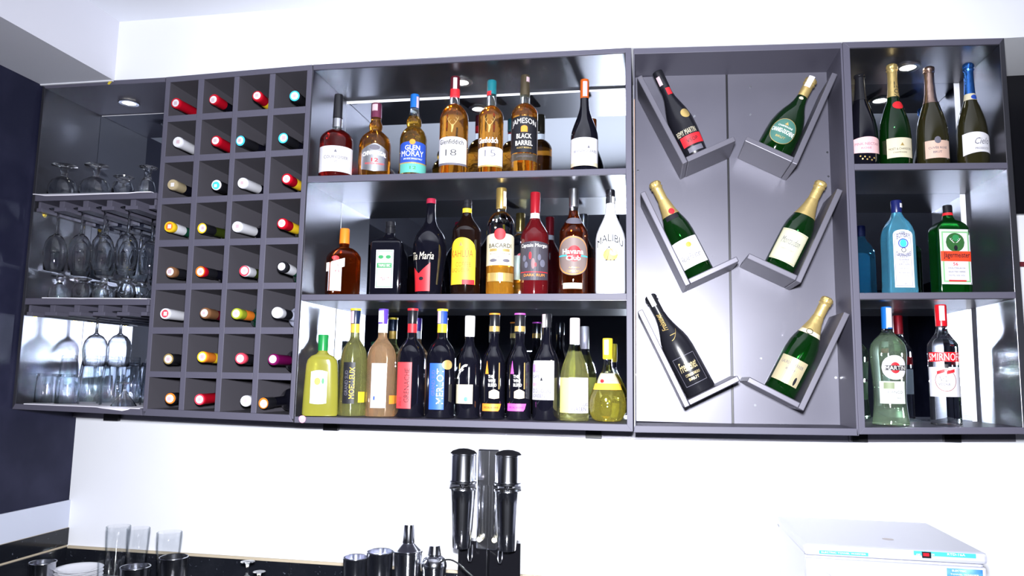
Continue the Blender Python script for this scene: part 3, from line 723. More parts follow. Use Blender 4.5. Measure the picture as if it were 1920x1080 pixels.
b = Bot('coffee_liqueur_bottle', 'black vase-shaped liqueur bottle with a red label', 'bottle', 804.5, 551, 373, 31.5, DKG, ysh=470, ynk=420, ncap=382, hn=8.8, hcap=9.2, zbase=zmid3(804)+.0016, group=G2, capmat=flat('red_cap', (0.35, 0.02, 0.05), .3),
        profile=[(551, 24), (548, 25.5), (530, 26.5), (505, 29), (480, 31.3), (462, 31.8), (450, 30), (440, 26), (432, 20), (424, 14), (415, 10.5), (400, 8.9), (384, 8.6)])
l = b.dec('label', 'vnotch', (778, 806, 492, 545), RED)
b.txt([('Tia Maria', (776, 813, 472, 486), 0, .02, .25)], flat('cream_print', (.85, .78, .6)), l); b.dec('emblem', 'disc', (786, 794, 518, 525), INK, l, .001)
b = Bot('coffee_liqueur_bottle', 'black-brown coffee liqueur bottle with a yellow arched label', 'bottle', 873.5, 551, 375, 27.5, BROWNB, ysh=436, ynk=400, ncap=390, hn=8.5, hcap=8.8, zbase=zmid3(873)+.0016, group=G2, cap='ribbed', kind='champ')
b.band('neck_band', 392, 400, YEL)
l = b.dec('label', 'arch', (847, 891, 445, 533), YEL, k=.28)
b.txt([('KAHLÚA', (849, 887, 465, 482), 0, .03), ('COFFEE', (855, 883, 491, 500), 0, .01), ('LIQUEUR', (849, 881, 502, 511), 0, .01)], flat('brick_print', (.6, .12, .02)), l)
b.dec('red_tab', 'rect', (866, 889, 524, 533), RED, l, .0009); b.dec('emblem', 'tri', (861, 868, 452, 461), GOLDP, l, .0009)
b = Bot('rum_bottle', 'clear rum bottle two-thirds emptied, gold cap, cream label with a red disc', 'bottle', 938, 550, 353, 26, WATER, kind='round', ysh=424, ynk=398, ncap=392, hn=8.7, hcap=10, zbase=zmid3(938)+.0016, group=G2, capmat=pm('gold_cap', (0.75, 0.52, 0.16), .3, .8))
g = G(); g.loft([(z, r-.0012, r-.0012, 2) for z, r in ((.001, b.R*.93), (.01, b.R), (b.T(499), b.R))], 40)
g.out('rum', pm('gold_rum', (0.95, 0.48, 0.05), .02, trans=.75, ior=1.36), b.root, smooth=True, autos=50)
b.dec('tax_stamp', 'rect', (944, 949, 358, 386), TAXW, b.cap, cap=True)
l = b.dec('label', 'arch', (912.8, 963.5, 437, 497), CREAM, k=.1); b.dec('emblem', 'disc', (927, 948, 428, 450), RED, l, .0009)
b.txt([('BACARDI', (918, 958, 456, 464), 0, .02)], INK, l); b.txt([('RON SUPERIOR', (920, 956, 474, 477)), ('1862', (930, 945, 480, 483))], GREYP, l, name='small_print')
for a in (919, 942): b.dec('gold_plate', 'rect', (a, a+13, 466, 471), GOLDP, l, .0008); b.dec('ornament', 'disc', (a, a+13, 485, 491), GREYP, l, .0008)
b.dec('lower_label', 'rect', (914, 962, 511, 527), GOLDP)
b = Bot('rum_bottle', 'dark rum bottle with a red cap and a dark picture label', 'bottle', 1002, 550, 361, 26.5, pm('dark_rum', (0.16, .008, .012), .03, trans=.5, ior=1.42, coat=.6), kind='round', ysh=442, ynk=410, ncap=400, hn=8.5, hcap=9.5, zbase=zmid3(1002)+.0016, group=G2, capmat=flat('crimson_foil', (0.33, 0.01, 0.02), .3, .2),
        profile=[(550, 25.5), (547, 26.5), (500, 26.5), (443, 26.5), (436, 24), (425, 17), (415, 11), (408, 8.6), (402, 8.5)])
b.band('neck_band', 401, 411, TAXW)
l = b.dec('label', 'wave', (976.3, 1027, 452, 523), flat('charcoal_print', (.05, .045, .06)), k=.05)
b.txt([('Captain Morgan', (979, 1025, 456, 465), 0, .03, .1)], WPR, l); b.txt([('DARK RUM', (983, 1020, 513, 518), 0, .02)], ORG, l, name='orange_lettering')
for a, c, y0, y1, mt in ((992, 997, 472, 486, RED), (996, 1003, 484, 504, flat('dusty_print', (.22, .12, .13))), (981, 987, 478, 490, flat('slate_print', (.13, .13, .18))), (984, 990, 490, 502, flat('slate_print', (.13, .13, .18))), (1008, 1014, 476, 488, flat('slate_print', (.13, .13, .18))), (1012, 1021, 486, 500, flat('slate_print', (.13, .13, .18))), (1002, 1006, 492, 500, RED)): b.dec('print_patch', 'disc', (a, c, y0, y1), mt, l, .0009)
b.dec('red_line', 'rect', (977, 1026, 509, 510.5), RED, l, .001)
b = Bot('rum_bottle', 'red-brown rum bottle with silver cap and round brown label', 'bottle', 1075, 550, 354, 27, AMBERD, fill=398, kind='champ', ysh=440, ynk=396, ncap=388, hn=8.7, hcap=9.5, zbase=zmid3(1075)+.0016, group=G2, capmat=SILV)
l = b.dec('label', 'disc', (1048.6, 1101.5, 442, 516), flat('taupe_print', (.20, .15, .14))); b.dec('rim', 'ring', (1049, 1101, 443, 515), ORG, l, .0008, k=.04)
b.dec('emblem', 'disc', (1064, 1089, 460, 490), RED, l, .0009); b.txt([('Havana', (1056, 1093, 466, 476), 0, .03), ('Club', (1062, 1088, 479, 488), 0, .03)], WPR, l, off=.0014)
b.dec('blue_line', 'rect', (1049, 1063, 477.5, 480), CYAN, l, .0009); b.dec('blue_line', 'rect', (1089, 1101, 477.5, 480), CYAN, l, .0009); b.txt([('AÑEJO', (1066, 1086, 500, 503)), ('ESPECIAL', (1063, 1089, 506, 510))], GOLDP, l, name='gold_lettering')
b.dec('neck_label', 'disc', (1063, 1090, 405, 418), GREYP); b.dec('lower_label', 'rect', (1056, 1091, 530, 541), CREAM)
b = Bot('coconut_rum_bottle', 'frosted white bottle with dark cap and a palm tree sunset print', 'bottle', 1144.5, 550, 356, 28.5, MALW, kind='round', ysh=446, ynk=410, ncap=382, hn=8.3, hcap=8.8, zbase=zmid3(1144)+.0016, group=G2, cap='ribbed', capmat=DSTEEL,
        profile=[(550, 27), (546, 28.5), (500, 28.3), (450, 28.3), (440, 26.5), (428, 22), (418, 17), (408, 12.5), (400, 10), (388, 8.7)])
b.dec('tax_stamp', 'rect', (1147, 1152, 368, 380), TAXW, b.cap, cap=True)
l = b.dec('sunset_print', 'disc', (1131, 1158, 466, 489), pm('sun_print', (.95, .62, .12), .5)); 
b.txt([('MALIBU', (1121, 1167, 444, 458), 0, .01, 0, .8)], INK, l)
b.dec('pink_glow', 'disc', (1143, 1158, 467, 479), flat('salmon_print', (.85, .40, .28)), l, .0007)
z0, z1 = b.tf(1140, 489), b.tf(1140, 464); sx = b.s_of(1138, 475)
V = []; F = []
def strip_(pts, wd):
    for k, (x_, z_) in enumerate(pts):
        V.extend([(x_-wd*(1-k/len(pts)), z_), (x_+wd*(1-k/len(pts)), z_)])
        if k: n_ = len(V)-4; F.append((n_, n_+1, n_+3, n_+2))
strip_([(sx+.006*math.sin(k*.2), lerp(z0, z1, k/8)) for k in range(9)], .0009)
for a in range(7):
    th = -.4+a*.65; strip_([(sx+.006+.012*u*math.cos(th), z1+.012*u*math.sin(th)-.009*u*u) for u in (0, .25, .5, .75, 1)], .0016)
for dx in (-.012, 0, .010): strip_([(sx+.010+dx, z0+.001), (sx+.010+dx, z0+.003), (sx+.011+dx, z0+.0045)], .003)
b.put('palm_print', (V, F), INK, l, .0011); b.txt([('CARIBBEAN RUM WITH COCONUT', (1124, 1164, 496, 499)), ('LIQUEUR', (1130, 1160, 501, 503))], GREYP, l, name='small_print')
# ---- bottom shelf
b = Bot('lemon_liqueur_bottle', 'cloudy yellow-green liqueur flask with a green cap and pale label, first on the bottom shelf', 'bottle', 602, 779, 627, 33, LEMON, Yb=.040, kind='square', ysh=684, ynk=662, ncap=657, hn=9.3, hcap=10, n=4, dr=.45, rot=20, zbase=zlow3(602)+.0016, group=G3, capmat=flat('green_cap', (0.01, 0.22, 0.05), .35),
        profile=[(779, 32), (776, 34), (740, 33), (700, 31), (684, 30), (675, 28), (668, 22), (664, 13), (660, 9.3)])
l = b.dec('label', 'wave', (582, 613, 694, 756), flat('pale_blue_paper', (.62, .78, .80)), k=.05); b.dec('lemon_print', 'disc', (589, 601, 708, 722), YEL, l, .0009); b.dec('leaf', 'disc', (603, 608, 709, 720), GREEN, l, .0009)
b.txt([('LIMONCINO', (586, 610, 723, 727), 0, .01), ('LIQUORE', (590, 606, 730, 733)), ('700 ml', (590, 606, 741, 744))], GREYP, l)
def gs(lab, xc, hw, top, capm, ringm, bandm, mat, lm, lbox, vert, vm, ncap, nk, grp=G3, medal=None, tcol=None, cname='wine_bottle'):
    b = Bot(cname, lab, 'bottle', xc, 785, top, hw, mat, kind='round', ysh=668, ynk=636, ncap=ncap, hn=8.6, hcap=9.6, zbase=zlow3(xc)+.0016, group=grp, capmat=capm,
            profile=[(785, hw*.96), (781, hw), (740, hw), (672, hw*.985), (662, hw*.93), (652, hw*.80), (645, hw*.62), (638, hw*.42), (632, 8.8), (ncap+2, 8.6)])
    if ringm: 
        z1 = b.H; g = G().lathe([(b.rc*1.08, z1-.006), (b.rc*1.1, z1-.003), (b.rc*1.08, z1+.0004), (b.rc*.3, z1+.0006)], 32); g.out('cap_ring', ringm, b.root, smooth=True, autos=40)
    if bandm: b.band('neck_band', ncap-1, ncap+17, bandm)
    l = b.dec('label', 'rect', lbox, lm)
    xl, xr, yt, yb = lbox
    for tx, a, c, d, e, mt, bd in vert:
        b.txt([(tx, (lerp(xl, xr, a), lerp(xl, xr, c), lerp(yt, yb, d), lerp(yt, yb, e)), PI2, bd)], mt, l)
    return b, l
b, l = gs('pale yellow wine bottle with a black label and yellow vertical lettering', 661.5, 25.3, 579, flat('dark_blue_cap', (.01, .02, .06), .3), YEL, flat('amber_band', (.75, .42, .05), .4), STRAW, INK, (643.5, 665, 679, 757), [('MOELLEUX', .52, .98, .12, .88, YEL, .03), ('GRAND SUD', .15, .42, .2, .8, GREYP, 0)], None, 607, 636)
b.dec('back_label', 'rect', (671, 683, 735, 755), YEL); b.dec('tax_stamp', 'rect', (658, 664, 583, 606), TAX, b.cap, cap=True)
b, l = gs('pinkish rose wine bottle with violet cap and white label', 714, 28, 579, PURP, None, WPR, ROSE, PAPER, (696, 724, 681, 765), [('GRAND SUD', .15, .4, .1, .75, flat('lilac_print', (.5, .45, .65)), 0), ('ROSÉ', .55, .9, .2, .7, flat('lilac_print', (.5, .45, .65)), 0)], None, 607, 636)
b.dec('blue_crest', 'rect', (700, 703, 743, 750), BLUE, l, .0009); b.dec('tax_stamp', 'rect', (710, 719, 582, 604), TAXW, b.cap, cap=True); b.dec('orange_print', 'rect', (729, 740, 742, 758), ORG)
b, l = gs('black wine bottle with a red label and a red neck band', 769.5, 27.5, 579, BLKF, RED, RED, DKG, flat('coral_paper', (.75, .05, .06)), (745, 771, 679, 766), [('GRENACHE', .5, .85, .13, .87, INK, 0), ('GRAND SUD', .12, .3, .75, .95, INK, 0)], None, 607, 636)
b, l = gs('black wine bottle with a blue label and a gold medal', 826, 28, 580, BLUE, YEL, YEL, DKG, flat('cobalt_paper', (.03, .12, .62)), (805.5, 832.5, 681, 768), [('MERLOT', .48, .95, .12, .88, flat('ivory_print', (.85, .8, .6)), .02), ('GRAND SUD', .15, .4, .15, .7, GREYP, 0)], None, 607, 636)
b.dec('medal', 'disc', (829, 847, 675, 693), GOLDP, None, .0012); b.dec('tax_stamp', 'rect', (821, 827, 583, 606), TAX, b.cap, cap=True)
WBP = lambda hw, nc: [(787, hw*.96), (783, hw), (740, hw), (672, hw*.985), (662, hw*.92), (652, hw*.76), (645, hw*.58), (638, hw*.43), (630, 8.7), (nc+2, 8.5)]
b = Bot('wine_bottle', 'black wine bottle with a white cap, silver script f and a cream label', 'bottle', 878.5, 788, 592, 23, DKG, ysh=668, ynk=636, ncap=631, hn=8.5, hcap=9.8, zbase=zlow3(879)+.0016, group=G3, capmat=flat('white_cap', (.82, .80, .80), .35), profile=[(787, 22), (783, 23), (740, 23), (690, 22.8), (680, 22), (668, 19), (658, 14), (648, 10), (640, 8.8), (633, 8.5)])
l = b.dec('label', 'rect', (855.6, 886, 721, 757), CREAM); b.txt([('f', (858, 877, 683, 710), 0, .02, .6)], WPR, l, name='script_letter'); b.dec('print_patch', 'disc', (870, 877, 744, 753), TEAL, l, .0009)
for lab, xc, hw, mt in (('black wine bottle with an orange band, orange ring on its cap and gold picture', 925, 22.3, ORG), ('black wine bottle with a magenta band, magenta ring on its cap and gold picture', 973, 23, MAG)):
    b = Bot('wine_bottle', lab, 'bottle', xc, 790, 588, hw, DKG, ysh=668, ynk=636, ncap=625, hn=8.5, hcap=9.8, zbase=zlow3(xc)+.0016, group=G3, capmat=BLKF, profile=[(789, hw*.96), (785, hw), (740, hw), (686, hw*.985), (674, hw*.92), (664, hw*.76), (656, hw*.58), (649, hw*.43), (640, 8.7), (627, 8.5)])
    g = G().lathe([(b.rc*1.06, b.H-.004), (b.rc*1.1, b.H-.002), (b.rc*1.06, b.H+.0004), (b.rc*.3, b.H+.0006)], 32); g.out('cap_ring', mt, b.root, smooth=True, autos=40)
    b.band('neck_band', 612, 622, GOLDP)
    o = xc-hw; l = b.dec('label', 'trap', (o+2, o+36, 757, 771), mt, k=.1)
    b.dec('pennant', 'tri', (o+8, o+14, 676, 701), mt, l); b.txt([('THE', (o+13, o+23, 703, 709), 0, .02), ('WINE', (o+13, o+26, 711, 717), 0, .02), ('BLEND', (o+13, o+28, 719, 725), 0, .02)], WPR, l)
    b.dec('gold_picture', 'shield', (o+14, o+33, 730, 748), flat('pale_gold_print', (.75, .6, .42)), l); b.dec('gold_line', 'rect', (o+32, o+34, 680, 730), GOLDP, l)
    b.txt([('SPECIAL RESERVE', (o+5, o+31, 762.5, 766))], INK, l, name='dark_lettering')
b = Bot('wine_bottle', 'black wine bottle with a white label and violet print, beside the magenta-banded one', 'bottle', 1023.5, 791, 588, 25, DKG, ysh=668, ynk=636, ncap=614, hn=8.7, hcap=9.8, zbase=zlow3(1023)+.0016, group=G3, capmat=BLKF, profile=[(790, 24), (786, 25), (740, 25), (686, 24.7), (674, 23), (664, 19), (656, 15), (649, 11.5), (640, 9), (616, 8.7)])
b.dec('tax_stamp', 'rect', (1017, 1023, 589, 614), TAX, b.cap, cap=True)
l = b.dec('label', 'rect', (999, 1038.5, 676, 750), PAPER); b.txt([('DOUGLAS', (1001, 1033, 729, 737), 0, .01), ('GREEN', (1001, 1022, 739, 746), 0, .01), ('THE SHEEP', (1001, 1012, 694, 699)), ('CAPE', (1001, 1012, 703, 709))], flat('ink_blue', (.08, .07, .14)), l)
b.dec('violet_patch', 'rect', (1000, 1005, 683, 697), flat('lilac', (.5, .3, .6)), l, .0009); b.dec('red_print', 'rect', (1001, 1012, 718, 724), flat('rose_print', (.8, .35, .45)), l, .0009); b.dec('medal', 'disc', (1029, 1037.5, 675, 691), CREAM, l, .0012); b.dec('emblem', 'tri', (1013, 1018, 706, 714), INK, l, .0009)
b = Bot('wine_bottle', 'pale green-yellow wine bottle with sloping shoulders, white cap and yellow and white label', 'bottle', 1077, 793, 596, 27, STRAW, fill=655, ysh=690, ynk=650, ncap=645, hn=9.3, hcap=9.8, zbase=zlow3(1077)+.0016, group=G3, capmat=flat('pale_pink_foil', (.82, .72, .74), .35),
        profile=[(793, 26), (789, 27.3), (750, 27.3), (706, 26.8), (695, 25), (682, 21.5), (670, 17), (660, 13.5), (650, 10.6), (645, 9.8)])
b.dec('tax_stamp', 'rect', (1079, 1085, 600, 628), TAX, b.cap, cap=True)
l = b.dec('label', 'rect', (1050.5, 1067, 708, 774), flat('lemon_paper', (.85, .80, .25))); l2 = b.dec('label', 'rect', (1067, 1102.5, 708, 775), PAPER)
b.txt([('DOUGLAS', (1072, 1101, 755.5, 762), 0, .01), ('GREEN', (1072, 1098, 763.5, 771), 0, .01)], flat('ink_blue', (.08, .07, .14)), l2); 
for q_ in ((1091, 722), (1096, 727), (1089, 731), (1094, 736), (1097, 741), (1090, 742)): b.dec('print_patch', 'disc', (q_[0]-2.5, q_[0]+2.5, q_[1]-2.5, q_[1]+2.5), flat('lilac_grey', (.42, .38, .55)), l2, .0009)
b = Bot('wine_bottle', 'onion-shaped yellow wine bottle with a yellow cap, last on the bottom shelf', 'bottle', 1139, 794, 634, 34.5, fill=698, mat= pm('golden_wine', (0.95, 0.86, 0.20), .01, trans=.95, ior=1.4, bump=((1, 1, 1), 60, .15)), ysh=740, ynk=690, ncap=673, hn=7.6, hcap=9.6, zbase=zlow3(1139)+.0016, group=G3, capmat=flat('yellow_cap', (.9, .60, .03), .35),
        profile=[(794, 20), (792, 23.5), (784, 29.5), (775, 33), (764, 34.8), (753, 34.8), (742, 32.5), (732, 29), (722, 24.5), (712, 19.5), (702, 14), (694, 10), (684, 7.9), (675, 7.6)])
b.dec('tax_stamp', 'rect', (1133, 1141, 637, 665), TAXW, b.cap, cap=True)
l = b.dec('label', 'rect', (1122, 1158, 700, 719), CREAM); b.dec('label_band', 'rect', (1114, 1164, 719, 731), flat('orange_band', (.92, .55, .05))); b.dec('seal', 'disc', (1126, 1133, 711, 718), RED, l, .0009); b.txt([('VINO BIANCO', (1135, 1153, 711, 715))], GREYP, l)

# ================================================================== CHAMPAGNE CRADLES
def p3(px, py, Y): x, z = at(px, py, Y); return Vector((x, Y, z))
CR = []
def cradle(C, L, S, lab):
    Y0 = -.004; th = .0150
    c, l, s_ = (Vector((at(*q, Y0)[0], 0, at(*q, Y0)[1])) for q in (C, L, S))
    ul = (l-c).normalized(); us = (s_-c).normalized()
    # make the two arms square to each other
    nl = Vector((ul.z, 0, -ul.x)); nl = nl if nl.dot(us) > 0 else -nl
    ns = Vector((us.z, 0, -us.x)); ns = ns if ns.dot(ul) > 0 else -ns
    den = nl.x*us.z-nl.z*us.x
    t = empty('bottle_cradle', (c.x, .07, c.z), lab, 'bottle cradle', 'slanted bottle cradles in the display cabinet')
    def arm(a, b, n, nm, cut=0):
        V = [a, b, b+n*th, a+n*th+ (b-a).normalized()*cut]
        g = quadslab([(v.x, v.z) for v in V], Y0, YD-.0005); o = g.out(nm, DISPC, t, off=t.location, bevel=.0022)
    arm(c, l, nl, 'long_arm'); arm(c+us*th*1.02, s_, ns, 'short_arm')
    ci = c + nl*th + ns*th
    CR.append((ci, ul, us, nl, ns)); return t
DISPC = pm('cradle_laminate', (0.125, 0.12, 0.15), 0.38, 0.35)
cradle((1280, 308), (1194, 145), (1380, 264), 'grey slanted cradle holding the black cognac bottle, top left of the display')
cradle((1495, 309), (1571, 139), (1396, 264), 'grey slanted cradle holding the green-labelled champagne, top right of the display')
cradle((1285, 537), (1200, 362), (1386, 490), 'grey slanted cradle holding the white-labelled champagne, middle left of the display')
cradle((1502, 531), (1581, 357), (1400, 484), 'grey slanted cradle holding the cream-labelled champagne, middle right of the display')
cradle((1284, 765), (1195, 584), (1388, 714), 'grey slanted cradle holding the matt black bottle, bottom left of the display')
cradle((1507, 771), (1594, 589), (1400, 716), 'grey slanted cradle holding the gold-labelled champagne, bottom right of the display')
def tilt(i, name, lab, cat, hw, top, mat, capm, kind, prof, **k):
    ci, ul, us, nl, ns = CR[i]; Yb = .068
    mpp = (at(1410, 300, Yb)[0]-at(1400, 300, Yb)[0])/10
    R = hw*mpp*math.cos(math.atan2(CX-ci.x, 2.09))
    # axis along the long arm; the back of the bottle lies on it
    A = (ns - us*ns.dot(us)).normalized()
    B = ci + us*(R*1.07+.003+k.pop('gap', 0)) + ns*.0012; B = Vector((B.x, Yb, B.z))
    b = Bot(name, lab, cat, 1400, 0, top, hw, mat, cap=k.pop('cap', 'crown'), kind=kind, ysh=k.pop('fsh'), ynk=k.pop('fnk'), ncap=k.pop('fcap'), base=B, axis=A, Yb=Yb, capmat=capm, hn=k.pop('hn', 9.5), hcap=k.pop('hcap', 10.5),
            profile=prof, **k)
    return b
GCH = 'bottles lying in the display cradles'
CP = lambda h, n=9.6: [(0, h*.93), (.012, h), (.25, h), (.42, h*.99), (.50, h*.93), (.56, h*.82), (.62, h*.66), (.68, h*.52), (.74, n*1.22), (.795, n*1.06)]
def tdec(b, nm, kind, s0, s1, f0, f1, mat, par=None, off=.0005, k=.3):
    """decal on a leaning bottle: s in bottle radii, f in bottle heights"""
    return b.put(nm, shape2(kind, s0*b.R, s1*b.R, f0*b.H, f1*b.H, k), mat, par, off)
def ttxt(b, L, mat, par, off=.0011, nm='lettering'):
    return b.txt([(x[0], (x[1]*b.R, x[2]*b.R, x[3]*b.H, x[4]*b.H))+tuple(x[5:]) for x in L], mat, par, off, raw=True, name=nm)
b = tilt(0, 'cognac_bottle', 'matt black cognac bottle with a red band and gold seal, top left of the display', 'bottle', 25, (1224, 139), pm('matt_black_glass', (.008, .008, .012), .3, coat=.3), BLKF, 'champ', [(0, 20), (.015, 22), (.12, 23.5), (.30, 25), (.42, 24.5), (.52, 21), (.60, 16.5), (.68, 12), (.74, 10), (.795, 9.6)], cap='plain', fsh=.45, fnk=.72, fcap=.80, hn=9.5, hcap=10.5, group=GCH)
l = tdec(b, 'label', 'rect', -.75, 1.1, .12, .225, RED); ttxt(b, [('VSOP', -.3, .6, .15, .19, 0, .03)], INK, l); ttxt(b, [('REMY MARTIN', -.85, .75, .235, .29, 0, .03)], CREAM, b.root, nm='gold_lettering')
tdec(b, 'seal', 'disc', .15, .95, .40, .50, GOLDP); tdec(b, 'small_label', 'rect', -.5, .7, .05, .10, GREYP)
tdec(b, 'neck_label', 'rect', -.02, .38, .71, .79, RED); b.put('tax_stamp', shape2('rect', -.8*b.rc, -.1*b.rc, .83*b.H, .93*b.H), TAX, b.cap, .001, True)
b = tilt(1, 'champagne_bottle', 'dark green champagne bottle with an oval green label, top right of the display', 'bottle', 33, (1521, 146), CHAMP, GOLD, 'champ', [(0, 30), (.02, 33), (.25, 33), (.36, 32), (.46, 28), (.54, 23), (.61, 17), (.67, 12.8), (.72, 10.8), (.755, 10.2)], fsh=.4, fnk=.7, fcap=.76, group=GCH, gap=.004)
l = tdec(b, 'label', 'disc', -.62, .85, .10, .40, flat('sage_paper', (.06, .17, .14), .4)); tdec(b, 'rim', 'ring', -.62, .85, .10, .40, GOLDP, l, .0009, .035)
ttxt(b, [('CANARD-DUCHENE', -.55, .78, .225, .275, 0, .02), ('CHAMPAGNE', -.3, .55, .295, .315, 0, .01)], WPR, l); ttxt(b, [('BRUT', -.15, .4, .165, .19, 0, .01)], GOLDP, l, nm='gold_lettering'); tdec(b, 'crest', 'tri', .02, .24, .325, .36, GOLDP, l, .0012)
b.put('tax_stamp', shape2('rect', -.5*b.rc, .5*b.rc, .86*b.H, .995*b.H), TAXW, b.cap, .002, True); tdec(b, 'seal', 'disc', -.1, .16, .70, .735, CREAM)
b = tilt(2, 'champagne_bottle', 'gold-necked green champagne bottle, white label with red crest, middle left of the display', 'bottle', 26.5, (1227, 340), CHAMP, GOLD, 'champ', CP(26.5), fsh=.45, fnk=.76, fcap=.80, group=GCH)
b.root.name = 'champagne_bottle'
l = tdec(b, 'label', 'rect', -1.1, 1.1, .095, .36, PAPER); tdec(b, 'crest', 'disc', -.05, .35, .27, .32, ORG, l, .001); ttxt(b, [('Veuve Pelletier', -.8, .7, .16, .215, 0, .01, .3)], GREYP, l)
tdec(b, 'neck_label', 'rect', -.50, .50, .575, .625, INK); tdec(b, 'seal', 'disc', -.05, .40, .625, .685, RED, None, .0010)
b.band_ = None
def foil(b, f0, f1, mat):
    g = G(); g.loft([(lerp(f0, f1, i/6)*b.H, b.rad(lerp(f0, f1, i/6)*b.H)[0]+.0007, b.rad(lerp(f0, f1, i/6)*b.H)[0]+.0007, 2) for i in range(7)], 40)
    g.V = [tuple(b.M @ Vector(v)) for v in g.V]; g.F = g.F[:-2]; return g.out('neck_foil', mat, b.root, smooth=True)
foil(b, .625, .80, GOLD)
b = tilt(3, 'champagne_bottle', 'green champagne bottle with gold neck and large cream label, middle right of the display', 'bottle', 28.5, (1532, 336), CHAMP, GOLD, 'champ', CP(28.5), fsh=.45, fnk=.76, fcap=.80, group=GCH)
foil(b, .60, .80, GOLD); l = tdec(b, 'label', 'rect', -.95, 1.0, .085, .41, flat('ivory_paper', (.52, .52, .38))); tdec(b, 'border', 'frame', -.9, .95, .095, .40, GOLDP, l, .0009, .012)
ttxt(b, [('Montaudon', -.6, .65, .26, .33, 0, .0, .35), ('CHAMPAGNE BRUT', -.4, .45, .20, .215)], GREYP, l)
b = tilt(4, 'sparkling_wine_bottle', 'matt black sparkling wine bottle with a silver and gold label, bottom left of the display', 'bottle', 28.5, (1221, 551), pm('satin_black_glass', (.010, .010, .014), .28, coat=.5), BLKF, 'champ', CP(28.5), fsh=.45, fnk=.76, fcap=.80, group=GCH)
l = tdec(b, 'label', 'frame', -.75, .85, .09, .36, GREYP, k=.02); ttxt(b, [('Freixenet', -.55, .65, .22, .31, 0, .01, .35), ('CORDON NEGRO', -.4, .6, .17, .195, 0, .01), ('BRUT', -.3, .4, .13, .155, 0, .02)], pm('gold_script', (.8, .65, .35), .3, .5), l)
ttxt(b, [('Freixenet', -.35, .05, .63, .80, PI2, .01, .3)], GOLDP, b.root, nm='neck_lettering'); b.put('tax_stamp', shape2('rect', -.5*b.rc, .3*b.rc, .88*b.H, .995*b.H), TAXW, b.cap, .002, True)
x, z = .1*b.R, .56*b.H; V, F = patch(-.1*b.R, .5*b.R, lambda u: .52*b.H+.09*b.H*u*u, lambda u: .525*b.H+.09*b.H*u*u); b.put('gold_stroke', (V, F), GOLDP, None, .0006); b.put('gold_stroke', patch(-.05*b.R, .35*b.R, lambda u: .57*b.H, lambda u: .576*b.H), GOLDP, None, .0006)
b = tilt(5, 'champagne_bottle', 'green champagne bottle with gold neck and pale gold label, bottom right of the display', 'bottle', 29.5, (1552, 557), CHAMP, GOLD, 'champ', CP(29.5), fsh=.45, fnk=.76, fcap=.80, group=GCH)
foil(b, .64, .80, GOLD); foil(b, .60, .64, CREAM); tdec(b, 'seal', 'ring', -.25, .15, .60, .655, INK, None, .0013, .2)
l = tdec(b, 'label', 'rect', -.95, .85, .10, .345, pm('champagne_paper', (.50, .43, .27), .35, .2)); ttxt(b, [('LAURENT PERRIER', -.75, .65, .27, .30, 0, .0), ('BRUT', -.3, .3, .22, .24)], GREYP, l); tdec(b, 'gold_leaf', 'disc', .45, .62, .11, .19, INK, l, .001)

# ================================================================== RIGHT CABINET
def z5a(px): return zshelf((1602, 307), (1889.5, 304.5), at(px, 306, .03)[0])
def z5b(px): return zshelf((1612, 549), (1904.5, 547), at(px, 548, .03)[0])
def z5c(px): return zshelf((1622, 801.5), (1918, 801), at(px, 801, .03)[0])
G5 = 'sparkling wines on the top shelf of the right cabinet'
CH5 = lambda yb, h, yt, n=9.5: [(yb, h*.94), (yb-4, h), (yb-45, h*1.0), (yb-62, h*.96), (yb-76, h*.88), (yb-90, h*.74), (yb-104, h*.58), (yb-116, n*1.35), (yb-130, n*1.1), (yb-150, n)]
def sp(lab, xc, h, top, mat, cm, foilto, nfoil, **k):
    b = Bot('sparkling_wine_bottle', lab, 'bottle', xc, 307, top, h, mat, cap='crown', ysh=250, ynk=180, ncap=157, hn=9.3, hcap=10.5, zbase=z5a(xc)+.0016, group=G5, capmat=cm, kind='champ', profile=CH5(306, h, top))
    if nfoil:
        z1 = b.zc; z0 = b.T(foilto); g = G(); g.loft([(lerp(z0, z1, i/6), b.rad(lerp(z0, z1, i/6))[0]+.0007, b.rad(lerp(z0, z1, i/6))[0]+.0007, 2) for i in range(7)], 40); g.F = g.F[:-2]
        g.out('neck_foil', nfoil, b.root, smooth=True)
    return b
b = sp('slender black sparkling wine bottle with a pink label, first on the right cabinet top shelf', 1617, 31, 140, DKG, BLKF, 190, BLKF)
l = b.dec('label', 'wave', (1600, 1648, 256, 285), PINKP, k=.12); b.txt([('PINK NECTAR', (1603, 1645, 267, 272)), ('ROSÉ', (1615, 1634, 275, 279))], flat('mauve_print', (.4, .2, .25)), l); b.dec('seal', 'disc', (1609, 1618, 171, 180), GOLDP)
for k in range(7): b.dec('gold_dot', 'disc', (1612+k*4.2, 1615+k*4.2, 291+(k*5) % 9, 294+(k*5) % 9), GOLDP)
b = sp('green champagne bottle with gold foil neck, red seal and cream label', 1679, 31.5, 120, CHAMP, GOLD, 184, GOLD)
l = b.dec('label', 'rect', (1663, 1709, 258, 295), CREAM); b.txt([('MOËT & CHANDON', (1667, 1706, 276, 281), 0, .01), ('CHAMPAGNE', (1675, 1700, 284, 287))], INK, l); b.dec('crest', 'tri', (1688, 1695, 267, 273), GOLDP, l, .0009)
b.txt([('MOET', (1676, 1683, 146, 178), PI2, .02)], INK, b.root, name='neck_lettering'); b.dec('seal', 'disc', (1673, 1690, 185, 201), RED)
b = sp('dark champagne bottle with rose-gold foil neck and pinkish label', 1749, 31.5, 125, pm('dark_olive_bottle', (.02, .018, .006), .05, coat=1.0), ROSEF, 196, ROSEF)
